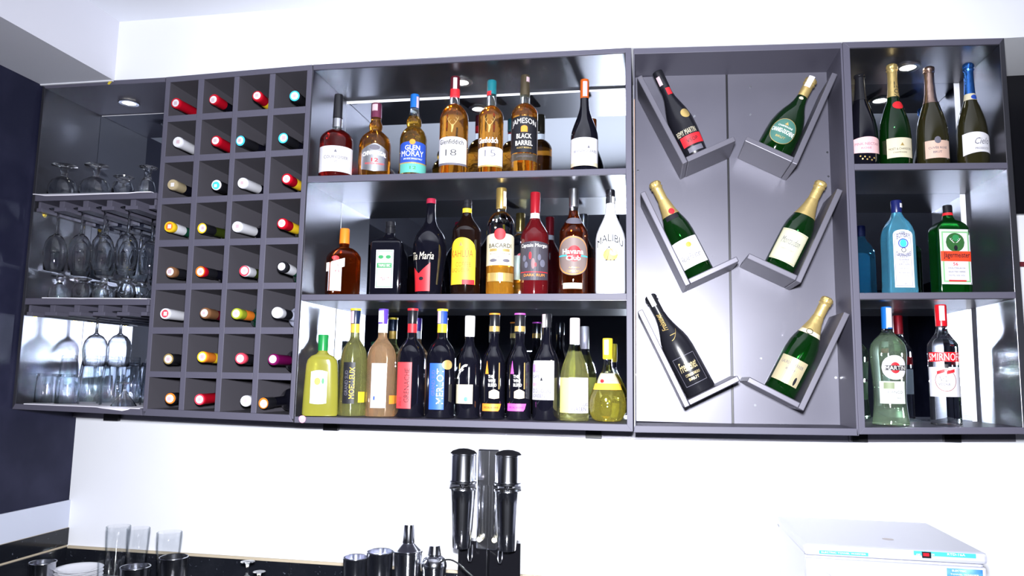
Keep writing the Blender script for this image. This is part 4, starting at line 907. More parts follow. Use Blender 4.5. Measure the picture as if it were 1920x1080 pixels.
l = b.dec('label', 'rect', (1735, 1779, 263, 296), flat('beige_pink_paper', (.62, .42, .34))); b.dec('crest', 'disc', (1752, 1764, 256, 269), GREYP, l, .001); b.txt([('CUVÉE ROSÉ', (1741, 1774, 274, 279)), ('BRUT', (1750, 1766, 283, 287))], GREYP, l)
b = sp('dark sparkling wine bottle with shiny blue foil and a curved white label', 1824, 31.5, 118, pm('dark_olive_bottle', (.02, .018, .006), .05, coat=1.0), BLUEF, 178, BLUEF)
b.band('collar', 177, 190, CREAM); b.dec('seal', 'disc', (1820, 1829, 172, 181), BLUE, None, .0012)
l = b.dec('label', 'curl', (1805, 1856, 247, 290), PAPER, k=.3); b.txt([('Cielo', (1828, 1852, 258, 270), 0, .0, .4), ('PROSECCO', (1829, 1852, 276, 280))], GREYP, l)
G6 = 'gin and herbal liqueur on the middle shelf of the right cabinet'
b = Bot('gin_bottle', 'pale blue square gin bottle with dark blue cap and arched white label', 'bottle', 1685, 550, 376, 29.5, SAPPH, kind='square', ysh=428, ynk=408, ncap=399, hn=9.5, hcap=11, n=9, dr=.80, rot=6, zbase=z5b(1685)+.0016, group=G6, capmat=flat('navy_cap', (.01, .015, .10), .3),
        profile=[(549, 28), (546, 30), (538, 29), (500, 28.6), (450, 28.6), (438, 27.6), (428, 24.5), (418, 19), (410, 12.5), (402, 9.8)])
b.dec('cap_label', 'rect', (1683, 1690, 381, 389), PAPER, b.cap, cap=True)
l = b.dec('label', 'arch', (1676, 1713, 430, 539), PAPER, k=.09); b.dec('border', 'frame', (1678.5, 1709.5, 438, 536), GREYP, l, .0008, k=.02)
b.txt([('BOMBAY', (1681, 1706, 437, 447), 0, .02, 0, .5), ('SAPPHIRE', (1681, 1708, 473, 481), 0, .02, 0, -.6)], flat('navy_print', (.01, .015, .12)), l); b.dec('jewel', 'disc', (1687, 1700, 449, 463), CYAN, l, .0011); b.dec('jewel_ring', 'ring', (1684, 1703, 447, 465), BLUE, l, .0009, k=.2); b.dec('jewel_ring', 'ring', (1690, 1699, 464, 473), INK, l, .0009, k=.25)
b.txt([('Distilled', (1687, 1704, 485, 488)), ('LONDON', (1689, 1702, 490, 492.5)), ('DRY GIN', (1686, 1705, 494, 497)), ('IMPORTED', (1687, 1704, 502, 505)), ('BOTANICALS', (1686, 1706, 510, 512.5)), ('10 ITEMS', (1689, 1704, 516, 518.5)), ('40% VOL', (1696, 1707, 531, 533.5))], GREYP, l, name='small_print')
b = Bot('herbal_liqueur_bottle', 'dark green square herbal liqueur bottle with a stag label and orange-red band', 'bottle', 1781, 549, 385, 35.5, JGREEN, kind='square', ysh=424, ynk=412, ncap=401, hn=9.5, hcap=9.8, n=9, dr=.62, rot=10, zbase=z5b(1783)+.0016, group=G6, capmat=BLKF,
        profile=[(549, 33), (546, 35), (520, 35.5), (470, 35.5), (436, 35.5), (429, 34), (423, 29), (418, 22), (414, 13), (408, 10), (403, 9.6)])
b.band('cap_band', 400, 405, RED); z1 = b.H
l = b.dec('label', 'rect', (1764, 1821, 430, 533), PAPER); b.dec('border', 'frame', (1767, 1818, 434, 529), pm('mint_print', (.25, .50, .25), .5), l, .0008, k=.06)
b.dec('roundel', 'disc', (1773, 1808, 437, 472), flat('deep_green_print', (.03, .12, .03)), l, .0010); b.dec('stag_head', 'tri', (1786, 1797, 472, 455), WPR, l, .0014); b.dec('stag_muzzle', 'disc', (1788, 1795, 460, 470), INK, l, .0018)
s0, s1, z0, z1 = b.box2(1773, 1808, 437, 472); cs, cz_ = (s0+s1)/2, (z0+z1)/2; V = []; F = []
for sg in (-1, 1):
    strip_([(cs+sg*(.003+.011*math.sin(u*1.5)), cz_-.001+.013*u) for u in (0, .2, .4, .6, .8, 1)], .0012)
    for u in (.4, .7): strip_([(cs+sg*(.003+.011*math.sin(u*1.5)-.0035*k), cz_-.001+.013*u+.003*k) for k in (0, .5, 1)], .0010)
b.put('antlers', (V, F), WPR, l, .0014); b.dec('green_glow', 'disc', (1785, 1798, 440, 452), GREEN, l, .0012)
b.dec('red_band', 'rect', (1764, 1821, 471, 490), flat('vermilion_print', (.80, .06, .02)), l, .0012)
b.txt([('Jägermeister', (1769, 1818, 473, 486), 0, .03)], INK, l, off=.0018); b.txt([('56', (1787, 1796, 492, 498), 0, .02)], RED, l, name='red_lettering'); b.dec('red_line', 'rect', (1779, 1812, 525, 528), RED, l, .001)
b.txt([('KRÄUTERLIKÖR', (1778, 1810, 501, 504)), ('SELECTED HERBS', (1778, 1810, 508, 511)), ('700 ML 35% VOL', (1778, 1810, 515, 518))], GREYP, l, name='small_print')
G7 = 'vermouth and vodka on the bottom shelf of the right cabinet'
b = Bot('vermouth_bottle', 'green-tinted clear vermouth bottle with blue cap and round white label', 'bottle', 1668, 801, 575, 35.5, GTINT, fill=630, ysh=655, ynk=624, ncap=616, hn=10, hcap=10.5, zbase=z5c(1668)+.0016, group=G7, capmat=flat('blue_cap', (0.01, 0.13, 0.48), .3),
        profile=[(800, 33), (797, 35.5), (788, 35), (770, 32.5), (750, 31), (730, 31), (705, 32.5), (680, 34.5), (665, 35.5), (655, 35), (645, 32), (636, 25), (629, 17), (622, 11), (617, 9.8)])
b.dec('tax_stamp', 'rect', (1662, 1672, 577, 614), TAXW, b.cap, cap=True)
l = b.dec('label', 'disc', (1653, 1697, 666, 712), PAPER); b.dec('red_disc', 'disc', (1669, 1687, 679, 700), RED, l, .0009); b.dec('black_bar', 'rect', (1659, 1697, 685, 694.5), INK, l, .0012); b.txt([('MARTINI', (1660, 1696, 686, 693.5), 0, .03)], WPR, l, off=.0016)
l = b.dec('lower_label', 'rect', (1650, 1696, 715, 757), flat('pale_green_paper', (.74, .80, .72))); b.txt([('BIANCO', (1665, 1691, 733, 738), 0, .01), ('DAL 1863', (1668, 1688, 745, 748))], GREYP, l); b.dec('print_patch', 'rect', (1657, 1677, 717, 729), flat('olive_grey_print', (.22, .27, .15)), l, .0009)
b = Bot('vodka_bottle', 'clear vodka bottle with red and white cap and red banner label', 'bottle', 1771, 802, 571, 31, WATER, ysh=646, ynk=620, ncap=611, hn=11, hcap=11.5, zbase=z5c(1771)+.0016, group=G7, capmat=flat('scarlet_cap', (.65, .01, .02), .3),
        profile=[(801, 28.5), (798, 30), (770, 29.8), (700, 29.8), (652, 30), (646, 30), (641, 26), (633, 19.5), (625, 13.5), (618, 10.8), (612, 10.4)])
b.dec('tax_stamp', 'rect', (1761, 1771, 573, 601), TAXW, b.cap, cap=True)
l = b.dec('banner', 'rect', (1742, 1798, 660, 678), flat('scarlet_print', (.62, .01, .02))); b.txt([('SMIRNOFF', (1743, 1797, 662, 676), 0, .03)], WPR, l)
l = b.dec('label', 'rect', (1743, 1800, 688, 744), PAPER); b.txt([('No.21', (1762, 1778, 705, 715), 0, .0), ('VODKA', (1760, 1782, 718, 723))], GREYP, l); b.dec('shield', 'ring', (1754, 1792, 693, 734), flat('dark_red_print', (.25, .02, .02)), l, .0009, k=.05)
b.dec('crown', 'rect', (1771, 1778, 683, 690), INK, l, .0010)
for a in (1757, 1775): b.dec('ribbon', 'slant', (a, a+14, 692, 702), RED, l, .0011, k=.4)

# ================================================================== BOTTLES IN THE WINE RACK
WH = (0.85, 0.84, 0.88)
foils = {'red': flat('red_foil', (.55, .005, .02), .3, .2), 'black': BLKF, 'white': flat('white_foil', (.72, .72, .78), .35), 'cream': flat('cream_foil', (.55, .45, .28), .35, .3), 'yellow': flat('yellow_foil', (.80, .52, .02), .35),
         'orange': flat('orange_foil2', (.75, .20, .02), .35), 'brown': flat('bronze_foil', (.28, .13, .06), .35, .3), 'magenta': flat('plum_foil', (.20, .005, .10), .3, .2), 'green': flat('lime_foil', (.35, .40, .03), .35), 'pink': flat('pink_foil', (.70, .06, .10), .35),
         'cyan': CYAN, 'gold': GOLDP}
glasses_ = {'dark': DKG, 'green': pm('green_wine_bottle', (.02, .16, .09), .05, trans=.7, coat=.6), 'olive': pm('olive_wine_bottle', (.05, .07, .01), .05, trans=.5, coat=.6), 'red': flat('dark_red_wine_bottle', (.08, .004, .01), .08), 'pale': flat('frosted_lilac_bottle', (.52, .54, .72), .3), 'clear': STRAW}
# (tip px, end disc, ring, cap, cap length, second band, bottle, description)
RK = [
 [((329.5, 193), 'white', 'red', 'red', .095, None, 'dark', 'long red foil'), ((401, 186), 'white', 'red', 'red', .05, None, 'dark', 'short red foil'), ((482.5, 180), 'white', 'red', 'red', .045, 'yellow', 'dark', 'red tip and yellow neck'), ((552.5, 180), 'white', 'cyan', 'black', .07, None, 'dark', 'black cap with a light blue ring')],
 [((333, 266), 'white', 'white', 'white', .08, None, 'green', 'white foil on green glass'), ((405, 264), 'white', 'red', 'red', .10, None, 'dark', 'long bright red foil'), ((451, 264), 'white', 'cyan', 'black', .07, None, 'dark', 'black cap and blue ring at its left'), ((531, 259), 'white', 'cyan', 'black', .07, None, 'dark', 'black cap with a turquoise ring')],
 [((323, 346), 'cream', 'cream', 'cream', .05, None, 'dark', 'champagne-coloured foil'), ((406, 347), 'cyan', 'white', 'black', .06, None, 'dark', 'black cap with a pale blue end'), ((454.5, 343), 'white', 'white', 'white', .08, None, 'dark', 'plain white foil'), ((537.5, 335), 'white', 'red', 'red', .04, 'yellow', 'dark', 'red tip and yellow neck')],
 [((317, 425), 'orange', 'yellow', 'yellow', .02, 'white', 'green', 'yellow end, white collar and green glass'), ((379, 428), 'white', 'yellow', 'black', .05, None, 'olive', 'black cap with a yellow ring'), ((444, 425), 'white', 'white', 'white', .085, None, 'dark', 'long pinkish white foil'), ((529, 419), 'white', 'red', 'red', .04, 'yellow', 'clear', 'red tip and yellow neck')],
 [((320, 510), 'white', 'brown', 'brown', .02, 'black', 'dark', 'rust ring'), ((375.5, 509), 'white', 'orange', 'red', .02, 'black', 'dark', 'orange-red ring'), ((458, 508), 'white', 'pink', 'white', .045, None, 'olive', 'white foil with a red ring'), ((529, 500), 'white', 'black', 'black', .02, 'white', 'green', 'half white, half black end and green glass')],
 [((309, 588), 'pink', 'white', 'white', .08, None, 'green', 'white foil with a red end and green glass'), ((384, 587), 'white', 'brown', 'brown', .05, None, 'red', 'bronze foil'), ((443, 588), 'white', 'green', 'green', .035, 'orange', 'green', 'lime end and orange neck'), ((519, 586), 'white', 'white', 'white', .03, 'black', 'pale', 'white end on a frosted lilac bottle')],
 [((316, 673), 'white', 'gold', 'black', .05, None, 'dark', 'black cap with a gold ring'), ((379, 669), 'white', 'yellow', 'orange', .05, 'yellow', 'dark', 'orange tip and yellow neck'), ((450.5, 672), 'white', 'pink', 'pink', .02, 'black', 'dark', 'pink-red end'), ((512, 674), 'white', 'magenta', 'magenta', .09, None, 'dark', 'plum foil')],
 [((319.5, 747), 'white', 'orange', 'black', .04, None, 'dark', 'black cap with an orange ring'), ((374, 749), 'white', 'pink', 'red', .095, None, 'dark', 'long scarlet foil'), ((460.6, 752), 'white', 'white', 'white', .05, None, 'dark', 'clean white foil'), ((494, 756), 'white', 'orange', 'black', .045, None, 'dark', 'black cap with a vivid orange ring')]]
ordn = ['top', 'second', 'third', 'fourth', 'fifth', 'sixth', 'seventh', 'bottom']; colw = ['first', 'second', 'third', 'fourth']
rnd = random.Random(3)
for r in range(8):
    for c in range(4):
        tip, endm, ringm, capm, clen, second, gl, desc = RK[r][c]
        lft = at(*GR[2*c][2*r])[0]; rgt = at(*GR[2*c+1][2*r])[0]; lft2 = at(*GR[2*c][2*r+1])[0]; rgt2 = at(*GR[2*c+1][2*r+1])[0]
        xl_, xr_2 = max(lft, lft2), min(rgt, rgt2)
        zf = max(at(*GR[2*c][2*r+1])[1], at(*GR[2*c+1][2*r+1])[1])
        Yt = -.010 if gl != 'pale' else -.018
        if (r, c) == (7, 2): Yt = .02
        p = p3(*tip, Yt); p.x = min(p.x, xr_2-.0185); p.x = max(p.x, xl_+.0185); Rb = .0355
        xb_ = min(max(p.x+rnd.uniform(-.004, .012), xl_+Rb+.006), xr_2-Rb-.006)
        zb_2 = zf+Rb+.0022
        e = Vector((xb_, D-.004, zb_2)); 
        # axis from a point well inside the body to the tip
        mid = Vector((xb_, .165, zb_2)); A = (p-mid).normalized(); L = (p-mid).length + .083
        B = p - A*L
        B = Vector((B.x, B.y, B.z)); dz = 0
        t = empty('wine_bottle', B, 'rack bottle with %s, %s row, %s hole' % (desc, ordn[r], colw[c]), 'bottle', 'wine bottles lying in the rack')
        # local frame: z along the axis
        zax = A; xax = Vector((0, 0, 1)).cross(zax).normalized(); yax = zax.cross(xax)
        t.matrix_world = Matrix.Translation(B) @ Matrix((xax, yax, zax)).transposed().to_4x4()
        Rs = Rb-.001
        sh = .115; nk = .155
        prof = [(Rs*.80, .0), (Rs*.97, .004), (Rs, .012), (Rs, sh)]+[(lerp(Rs, .0145, (1-math.cos(math.pi*k/6))/2), lerp(sh, nk, k/6)) for k in range(1, 7)]+[(.0140, L-.004)]
        G().lathe(prof, 32).out('body', glasses_[gl], t, smooth=True, autos=45)
        r_ = .0158
        z0 = L-clen
        if second:
            G().lathe([(.0149, z0-.045), (.0155, z0-.043), (r_, z0+.001)], 28, caps=False).out('neck_foil', foils[second], t, smooth=True)
        G().lathe([(.0149, z0), (.0157, z0+.002), (r_*1.02, L-.012), (r_*1.06, L-.009), (r_*1.06, L-.003), (r_*.98, L)], 32).out('foil', foils[capm], t, smooth=True, autos=35)
        G().lathe([(r_*.99, L+.0002), (r_*.99, L+.0006), (r_*.78, L+.0007)], 28).out('cap_ring', foils[ringm], t)
        sx = rnd.uniform(-.003, .003); sy = rnd.uniform(-.003, .002); g = G()
        g.lathe([(r_*.74, L+.0009), (r_*.72, L+.0013)], 24, c=(sx*.5, sy*.5, 0)); g.out('end_disc', foils[endm] if endm != 'white' else PAPER, t)
        g = G(); wst = rnd.uniform(.0042, .006)
        g.add([(sx-wst, sy-wst, L+.0016), (sx+wst, sy-wst, L+.0016), (sx+wst, sy+wst, L+.0016), (sx-wst, sy+wst, L+.0016)], [(0, 1, 2, 3)])
        g.out('stamp', TAXW if endm != 'white' else GREYP if False else TAX, t)

# ================================================================== GLASSWARE
X0 = at(28, 757)[0]+.004; X1 = at(265, 766)[0]-.004
zs1 = lambda x: lerp(at(66, 365.5)[1], at(293.5, 361)[1], (x-X0)/(X1-X0)); zs2 = lambda x: lerp(at(47.5, 559)[1], at(280, 561)[1], (x-X0)/(X1-X0)); zs3 = lambda x: lerp(at(28, 757)[1], at(265, 766.5)[1], (x-X0)/(X1-X0))
def cloth(zf, lab, pts, y1=.235):
    """pts: (px, py) of the cloth's front hem"""
    g = G(); nx, ny = 60, 10; V = []
    xa, xb = at(pts[0][0], pts[0][1], -.004)[0], at(pts[-1][0], pts[-1][1], -.004)[0]
    def hem(x):
        q = [at(a, b_, -.006) for a, b_ in pts]
        for a, b_ in zip(q, q[1:]):
            if x <= b_[0]+1e-6: return lerp(a[1], b_[1], max(0, min(1, (x-a[0])/(b_[0]-a[0]))))
        return q[-1][1]
    for lay in (0, 1):
        for j in range(ny+1):
            v = j/ny
            for i in range(nx+1):
                x = lerp(xa, xb, i/nx)
                if j == 0: y, z = -.0062-.001*lay, min(hem(x), zf(x)+.002)-.0025*(1-lay)
                else: y = lerp(.0, y1, (j-1)/(ny-1)); z = zf(x)+.0009+.0016*lay+.0004*math.sin(x*55)*math.cos(y*40)*(1 if j > 1 else 0)+.0004
                if j > 0: x = min(max(x, X0+.004), X1-.002)
                V.append((x, y, z))
    n1 = (nx+1)*(ny+1); F = []
    for j in range(ny):
        for i in range(nx):
            a = j*(nx+1)+i; F += [(n1+a, n1+a+1, n1+a+nx+2, n1+a+nx+1), (a+1, a, a+nx+1, a+nx+2)]
    for i in range(nx): F += [(i, i+1, n1+i+1, n1+i), (n1+ny*(nx+1)+i, n1+ny*(nx+1)+i+1, ny*(nx+1)+i+1, ny*(nx+1)+i)]
    for j in range(ny): a = j*(nx+1); F += [(a, n1+a, n1+a+nx+1, a+nx+1), (a+nx, a+nx+nx+1, n1+a+nx+nx+1, n1+a+nx)]
    g.add(V, F); return tag(g.out('shelf_cloth', CLOTH, smooth=True, autos=60), lab, 'cloth', 'white cloths under the glasses')
cloth(zs1, 'white cloth lying on the top shelf of the glassware cabinet', [(63, 363), (85, 366), (133, 365), (200, 362.5), (240, 361.5), (283, 357)])
cloth(zs2, 'white cloth lying on the middle shelf of the glassware cabinet', [(80, 555.5), (110, 557.5), (150, 559), (200, 557.5), (277, 557.5)])
cloth(zs3, 'white cloth with a wavy hem on the floor of the glassware cabinet', [(46, 753), (80, 756), (143, 759.5), (160, 758), (190, 764), (229, 769), (240, 767), (246, 763.5), (264, 761.5)])
TH = .0017
def hollow(outer, floor_z, th=TH, foot=None):
    """outer: (r, z) from the bowl's bottom up to the rim; foot: profile below; returns one closed skin"""
    P = list(foot or []) + list(outer)
    inner = [(max(r-th, .0004), z) for r, z in outer if z > floor_z+.002]
    if outer[0][1] < floor_z+.002:
        rb = next(lerp(a[0], b[0], (floor_z+.001-a[1])/max(1e-6, b[1]-a[1])) for a, b in zip(outer, outer[1:]) if b[1] >= floor_z+.001)
        inner = [(rb-th*1.6, floor_z+.0004), (rb-th*1.1, floor_z+.002)] + [q for q in inner if q[1] > floor_z+.003]
    rim = outer[-1]
    return P + [(rim[0]-th*.5, rim[1]+th*.4)] + inner[::-1] + [(.0004, floor_z)]
def shape_glass(kind, H, R, Rf):
    if kind == 'wine':
        st = H*.42; foot = [(.0004, 0), (Rf*.96, 0), (Rf, .001), (Rf*.9, .0022), (Rf*.4, .004), (.006, .008), (.0038, .016), (.0034, st*.6), (.0045, st*.92)]
        out = [(.009, st), (R*.55, st+H*.035), (R*.85, st+H*.12), (R*.99, st+H*.24), (R, st+H*.30), (R*.93, st+H*.45), (R*.84, H)]
        return hollow(out, st+.003, TH, foot)
    if kind == 'goblet':
        st = H*.36; foot = [(.0004, 0), (Rf*.97, 0), (Rf, .0015), (Rf*.9, .004), (Rf*.45, .006), (.009, .010), (.012, st*.5), (.010, st*.62), (.0075, st*.8)]
        out = [(.011, st), (R*.5, st+H*.05), (R*.8, st+H*.16), (R*.97, st+H*.34), (R, st+H*.5), (R*.97, H)]
        return hollow(out, st+.004, .0022, foot)
    if kind == 'footed':
        foot = [(.0004, 0), (Rf*.97, 0), (Rf, .0018), (Rf*.8, .005), (Rf*.55, .010)]
        out = [(Rf*.55, .014), (R*.75, H*.3), (R*.93, H*.6), (R, H)]
        return hollow(out, .018, .0024, foot)
    if kind == 'highball':
        out = [(R*.62, 0), (R*.66, .002), (R*.74, H*.2), (R*.86, H*.5), (R*.96, H*.78), (R, H)]
        return hollow(out, .010, .0026, [(.0004, 0)])
    if kind == 'tumbler':
        out = [(R*.84, 0), (R*.88, .002), (R*.93, H*.4), (R, H)]
        return hollow(out, .008, .0022, [(.0004, 0)])
    if kind == 'martini':
        st = H*.34; foot = [(.0004, 0), (Rf*.97, 0), (Rf, .001), (Rf*.6, .003), (.006, .007), (.004, st*.7)]
        out = [(.005, st), (R*.35, lerp(st, H, .3)), (R*.7, lerp(st, H, .68)), (R, H)]
        return hollow(out, st+.003, .0015, foot)
_GM = {}
def glassware(name, kind, x, y, z, H, R, Rf, lab, group, inv=True, cat='glass', facets=0, mat=None):
    k = (kind, round(H, 4), round(R, 4), round(Rf, 4), inv, facets)
    if k not in _GM:
        P = shape_glass(kind, H, R, Rf)
        if inv: P = [(r, H-zz) for r, zz in P]
        wob = (lambda a, zz: 1+.028*abs(math.cos(a*facets/2))-.014) if facets else None
        o = G().lathe(P, 48 if facets else 36, wob=wob, caps=True).out(name, mat or (GLASST if facets else GLASS), smooth=True, autos=50 if not facets else 60)
        bm = bmesh.new(); bm.from_mesh(o.data); bmesh.ops.recalc_face_normals(bm, faces=bm.faces[:])
        if bm.calc_volume(signed=True) < 0: bmesh.ops.reverse_faces(bm, faces=bm.faces[:])
        bm.to_mesh(o.data); bm.free()
        _GM[k] = o
    else:
        o = _GM[k].copy(); COL.objects.link(o)
    o.location = (x, y, z)
    return tag(o, lab, cat, group)
# top shelf
GT = 'upturned glasses on the top glassware shelf'
for kind, px, yt, hwb, hwf, lab in (('goblet', 118, 309, 26.5, 23, 'upturned round goblet, first from the left on the top glassware shelf'), ('goblet', 179, 309, 29, 22.5, 'upturned round goblet, second from the left on the top glassware shelf'),
                                     ('footed', 231, 330, 21.5, 19, 'short upturned footed tumbler, third on the top glassware shelf'), ('goblet', 276, 312, 16, 18, 'narrow upturned goblet against the wine rack on the top glassware shelf')):
    Yg = .047 if px < 130 else .062; x, _ = at(px, 350, Yg); zt_ = at(px, yt, Yg-.01)[1]; z0 = zs1(x)+.0042; sc_ = (at(px+10, 350, Yg)[0]-x)/10*.84
    glassware('goblet' if kind == 'goblet' else 'footed_tumbler', kind, x, Yg, z0, zt_-z0, hwb*sc_, hwf*sc_, lab, GT)
GB = 'hanging wine glasses in the upper stemware rails'
slots = [at(66+(289-66)*(k+.5)/5, 380, 0)[0] for k in range(5)]
pos = ['first', 'second', 'third', 'fourth', 'last']
for row, Yg, ks in (('front', .050, (0, 1, 2, 3)), ('back', .165, (0, 1, 2, 3, 4))):
    for k in ks:
        glassware('wine_glass', 'wine', slots[k], Yg + .004*(k % 2), ZR1-.198+.0045, .198, .034, .0275, 'wine glass hanging upside down in the %s slot of the upper rails, %s row' % (pos[k], row), GB)
GM_ = 'upturned glasses on the middle glassware shelf'
for row, Yg, xs in (('front', .060, (.062, .145, .222, .302)), ('back', .150, (.05, .13, .21, .285, .345))):
    for k, xx in enumerate(xs):
        x = X0+xx; z0 = zs2(x)+.0042
        glassware('stemmed_glass' if k % 2 == 0 else 'footed_glass', 'goblet' if k % 2 == 0 else 'footed', x, Yg, z0, .074 if k % 2 == 0 else .066, .031, .026, 'short upturned %s glass, %s of the %s row on the middle glassware shelf' % ('stemmed' if k % 2 == 0 else 'footed', ['first', 'second', 'third', 'fourth', 'fifth'][k], row), GM_)
GC = 'glasses in the bottom of the glassware cabinet'
for k in (2, 3):
    glassware('wine_glass', 'wine', slots[k], .055, ZR2+.0045-.170, .170, .036, .0275, 'wine glass hanging upside down from the %s slot of the lower rails' % ('third' if k == 2 else 'fourth'), 'hanging wine glasses in the lower stemware rails')
names5 = ['first', 'second', 'third', 'fourth', 'fifth']
for k, (xx, Yg) in enumerate(((.050, .060), (.122, .062))):
    x = X0+xx; glassware('tumbler', 'tumbler', x, Yg, zs3(x)+.0042, .090, .034, 0, 'plain upturned tumbler, %s from the left on the cabinet floor' % names5[k], GC)
for k, xx in enumerate((.196, .272)):
    x = X0+xx; glassware('highball_glass', 'highball', x, .072, zs3(x)+.0042, .150, .034, 0, 'tall faceted upturned glass, %s in the front row on the cabinet floor' % names5[k], GC, facets=12, mat=THIN)
x = X0+.340; glassware('cocktail_glass', 'martini', x, .040, zs3(x)+.0042, .072, .037, .028, 'small upturned cone-shaped cocktail glass in the front right corner of the cabinet floor', GC)
for k in range(5):
    x = X0+.045+.077*k
    if x > X1-.036: x = X1-.037
    glassware('highball_glass', 'highball', x, .150, zs3(x)+.0042, .150, .034, 0, 'tall faceted upturned glass, %s from the left in the middle row on the cabinet floor' % names5[k], GC, facets=12, mat=THIN)
for k in range(4):
    x = X0+.060+.085*k; glassware('highball_glass', 'highball', x, .222-.003, zs3(x)+.0042, .134, .0315, 0, 'faceted upturned glass against the mirror, %s from the left' % names5[k], GC, facets=12)

# ================================================================== THINGS ON THE COUNTER
def cnt(px, yt, hw, Y):
    x, z = at(px, yt+hw*.12, Y); x2, _ = at(px+10, yt, Y)
    return x, z-ZC-.001, (x2-x)/10*hw*.86 if px < 500 else (x2-x)/10*hw*.98
GF = 'tall fluted glasses on the counter'
for px, yt, hw, lab in ((222.5, 984, 22.5, 'tall fluted beer glass on the counter, leftmost of three'), (260, 988, 21.5, 'tall fluted beer glass on the counter, middle of three'), (318, 995, 24, 'tall fluted beer glass on the counter, behind the steel beaker')):
    x, h, r = cnt(px, yt, hw, .11); glassware('beer_glass', 'highball', x, .11, ZC+.001, h, r, 0, lab, GF, inv=False, facets=12, mat=THIN)
def beaker(name, px, yt, hw, Y, lab, mat, taper=.82, group=None, cat='beaker', th=.0012):
    x, h, r = cnt(px, yt, hw, Y); t_ = empty(name, (x, Y, ZC+.001), lab, cat, group)
    P = [(.0004, 0), (r*taper*.96, 0), (r*taper, .002), (r*lerp(taper, 1, .5), h*.5), (r*.985, h-.003), (r*1.012, h-.0015), (r*1.0, h), (r-th*1.5, h-.001), (r*lerp(taper, 1, .5)-th, h*.5), (r*taper-th, .004), (.0004, .004)]
    o = G().lathe(P, 48, caps=False).out('cup', mat, t_, smooth=True, autos=45)
    G().lathe([(r*.995, h-.004), (r*1.03, h-.003), (r*1.035, h-.001), (r*1.0, h+.0004)], 48, caps=False).out('rim', mat, t_, smooth=True)
    return t_
beaker('steel_tumbler', 80.5, 1050, 24, .0, 'steel tumbler at the far left of the counter', DSTEEL)
x, h, r = cnt(205, 1050, 21, .03); glassware('tumbler', 'tumbler', x, .03, ZC+.001, h, r, 0, 'plain glass tumbler standing right of the stacked saucers', None, inv=False, mat=THIN)
beaker('steel_beaker', 254, 1058, 28, .0, 'low steel beaker in front of the tall fluted glasses', DSTEEL)
beaker('steel_beaker', 326, 1040, 27, .0, 'taller steel beaker in front of the rightmost fluted glass', DSTEEL, taper=.88)
x, zt_ = at(148.5, 1063, .05); zz = ZC+.001; k = 0
ps = None
while zz < zt_-.008 and k < 14:
    P = [(.0004, .0012), (.026, 0), (.028, 0), (.029, .002), (.052, .0085), (.0655, .0125), (.0665, .0135), (.065, .0140), (.050, .0105), (.028, .0040), (.0004, .0036)]
    if ps is None: ps = G().lathe(P, 48, caps=False).out('saucer', pm('white_porcelain', (.84, .84, .90), .12, coat=.5), smooth=True, autos=60); o = ps
    else: o = ps.copy(); COL.objects.link(o)
    o.location = (x, .05, zz); tag(o, 'white saucer in the stack at the left of the counter, ' + ['lowest', 'second from below', 'third from below', 'fourth from below', 'fifth from below', 'sixth from below', 'seventh from below', 'eighth from below', 'ninth from below', 'tenth from below', 'eleventh from below', 'twelfth from below', 'thirteenth from below', 'fourteenth from below'][k], 'saucer', 'stacked white saucers')
    zz += .0108; k += 1
o['label'] = 'white saucer on top of the stack at the left of the counter'
for px, yt, hw, lab in ((464.5, 1051, 13, 'upturned stemmed glass with its foot just below the tile edge, left one'), (486, 1070, 11.5, 'upturned stemmed glass with its foot just below the tile edge, right one')):
    x, h, r = cnt(px, yt, hw, .14); glassware('stemmed_glass', 'wine', x, .14, ZC+.001, h, .030, r*1.1, lab, 'upturned stemmed glasses on the counter')
beaker('shaker_tin', 667, 1041, 23, .03, 'steel shaker tin, leftmost of the bar tools', STEEL, .72)
beaker('shaker_tin', 713, 1030, 25, .03, 'larger steel shaker tin left of the cocktail shaker', STEEL, .72)
def shaker(px, ytop, ycap, ysh, hwcap, hwb, Y, lab, knob=False):
    x, h, r = cnt(px, ytop, hwcap, Y); k_ = (at(px+10, ytop, Y)[0]-at(px, ytop, Y)[0])/10
    zc_ = at(px, ycap, Y)[1]-ZC; zs_ = at(px, ysh, Y)[1]-ZC; R = hwb*k_; rc = hwcap*k_
    t_ = empty('cocktail_shaker', (x, Y, ZC+.001), lab, 'shaker', 'cocktail shakers')
    G().lathe([(R*.70, 0), (R*.72, .003), (R*.85, zs_*.5), (R*.97, zs_-.008), (R*.98, zs_-.003)], 48).out('body', STEEL, t_, smooth=True, autos=40)
    if knob: pr = [(R*1.0, zs_-.004), (R*1.02, zs_), (R*1.0, zs_+(zc_-zs_)*.3), (R*.85, zs_+(zc_-zs_)*.7), (rc*1.15, zc_-.001), (rc*.95, zc_)]
    else: pr = [(R*1.0, zs_-.004), (R*1.03, zs_-.002), (R*1.03, zs_+.002), (R*.9, zs_+.004), (rc*1.1, zc_-.001), (rc*.98, zc_)]
    G().lathe(pr, 48).out('strainer', STEEL, t_, smooth=True, autos=35)
    G().lathe([(rc*1.04, zc_+.0005), (rc*1.06, zc_+.003), (rc*1.0, zc_+(h-zc_)*.25), (rc*.88, h-.003), (rc*.82, h), (rc*.1, h+.0005)], 40).out('cap', STEEL, t_, smooth=True, autos=35)
shaker(767, 982, 1018, 1033, 10.5, 26, .04, 'tall steel cocktail shaker between the tins and the small shaker')
shaker(815, 1021, 1042, 1062, 11.5, 22.5, .04, 'small steel cocktail shaker beside the drinks mixer', True)
BGLOSS = pm('black_gloss_metal', (0.006, 0.006, 0.008), 0.08, coat=.5)
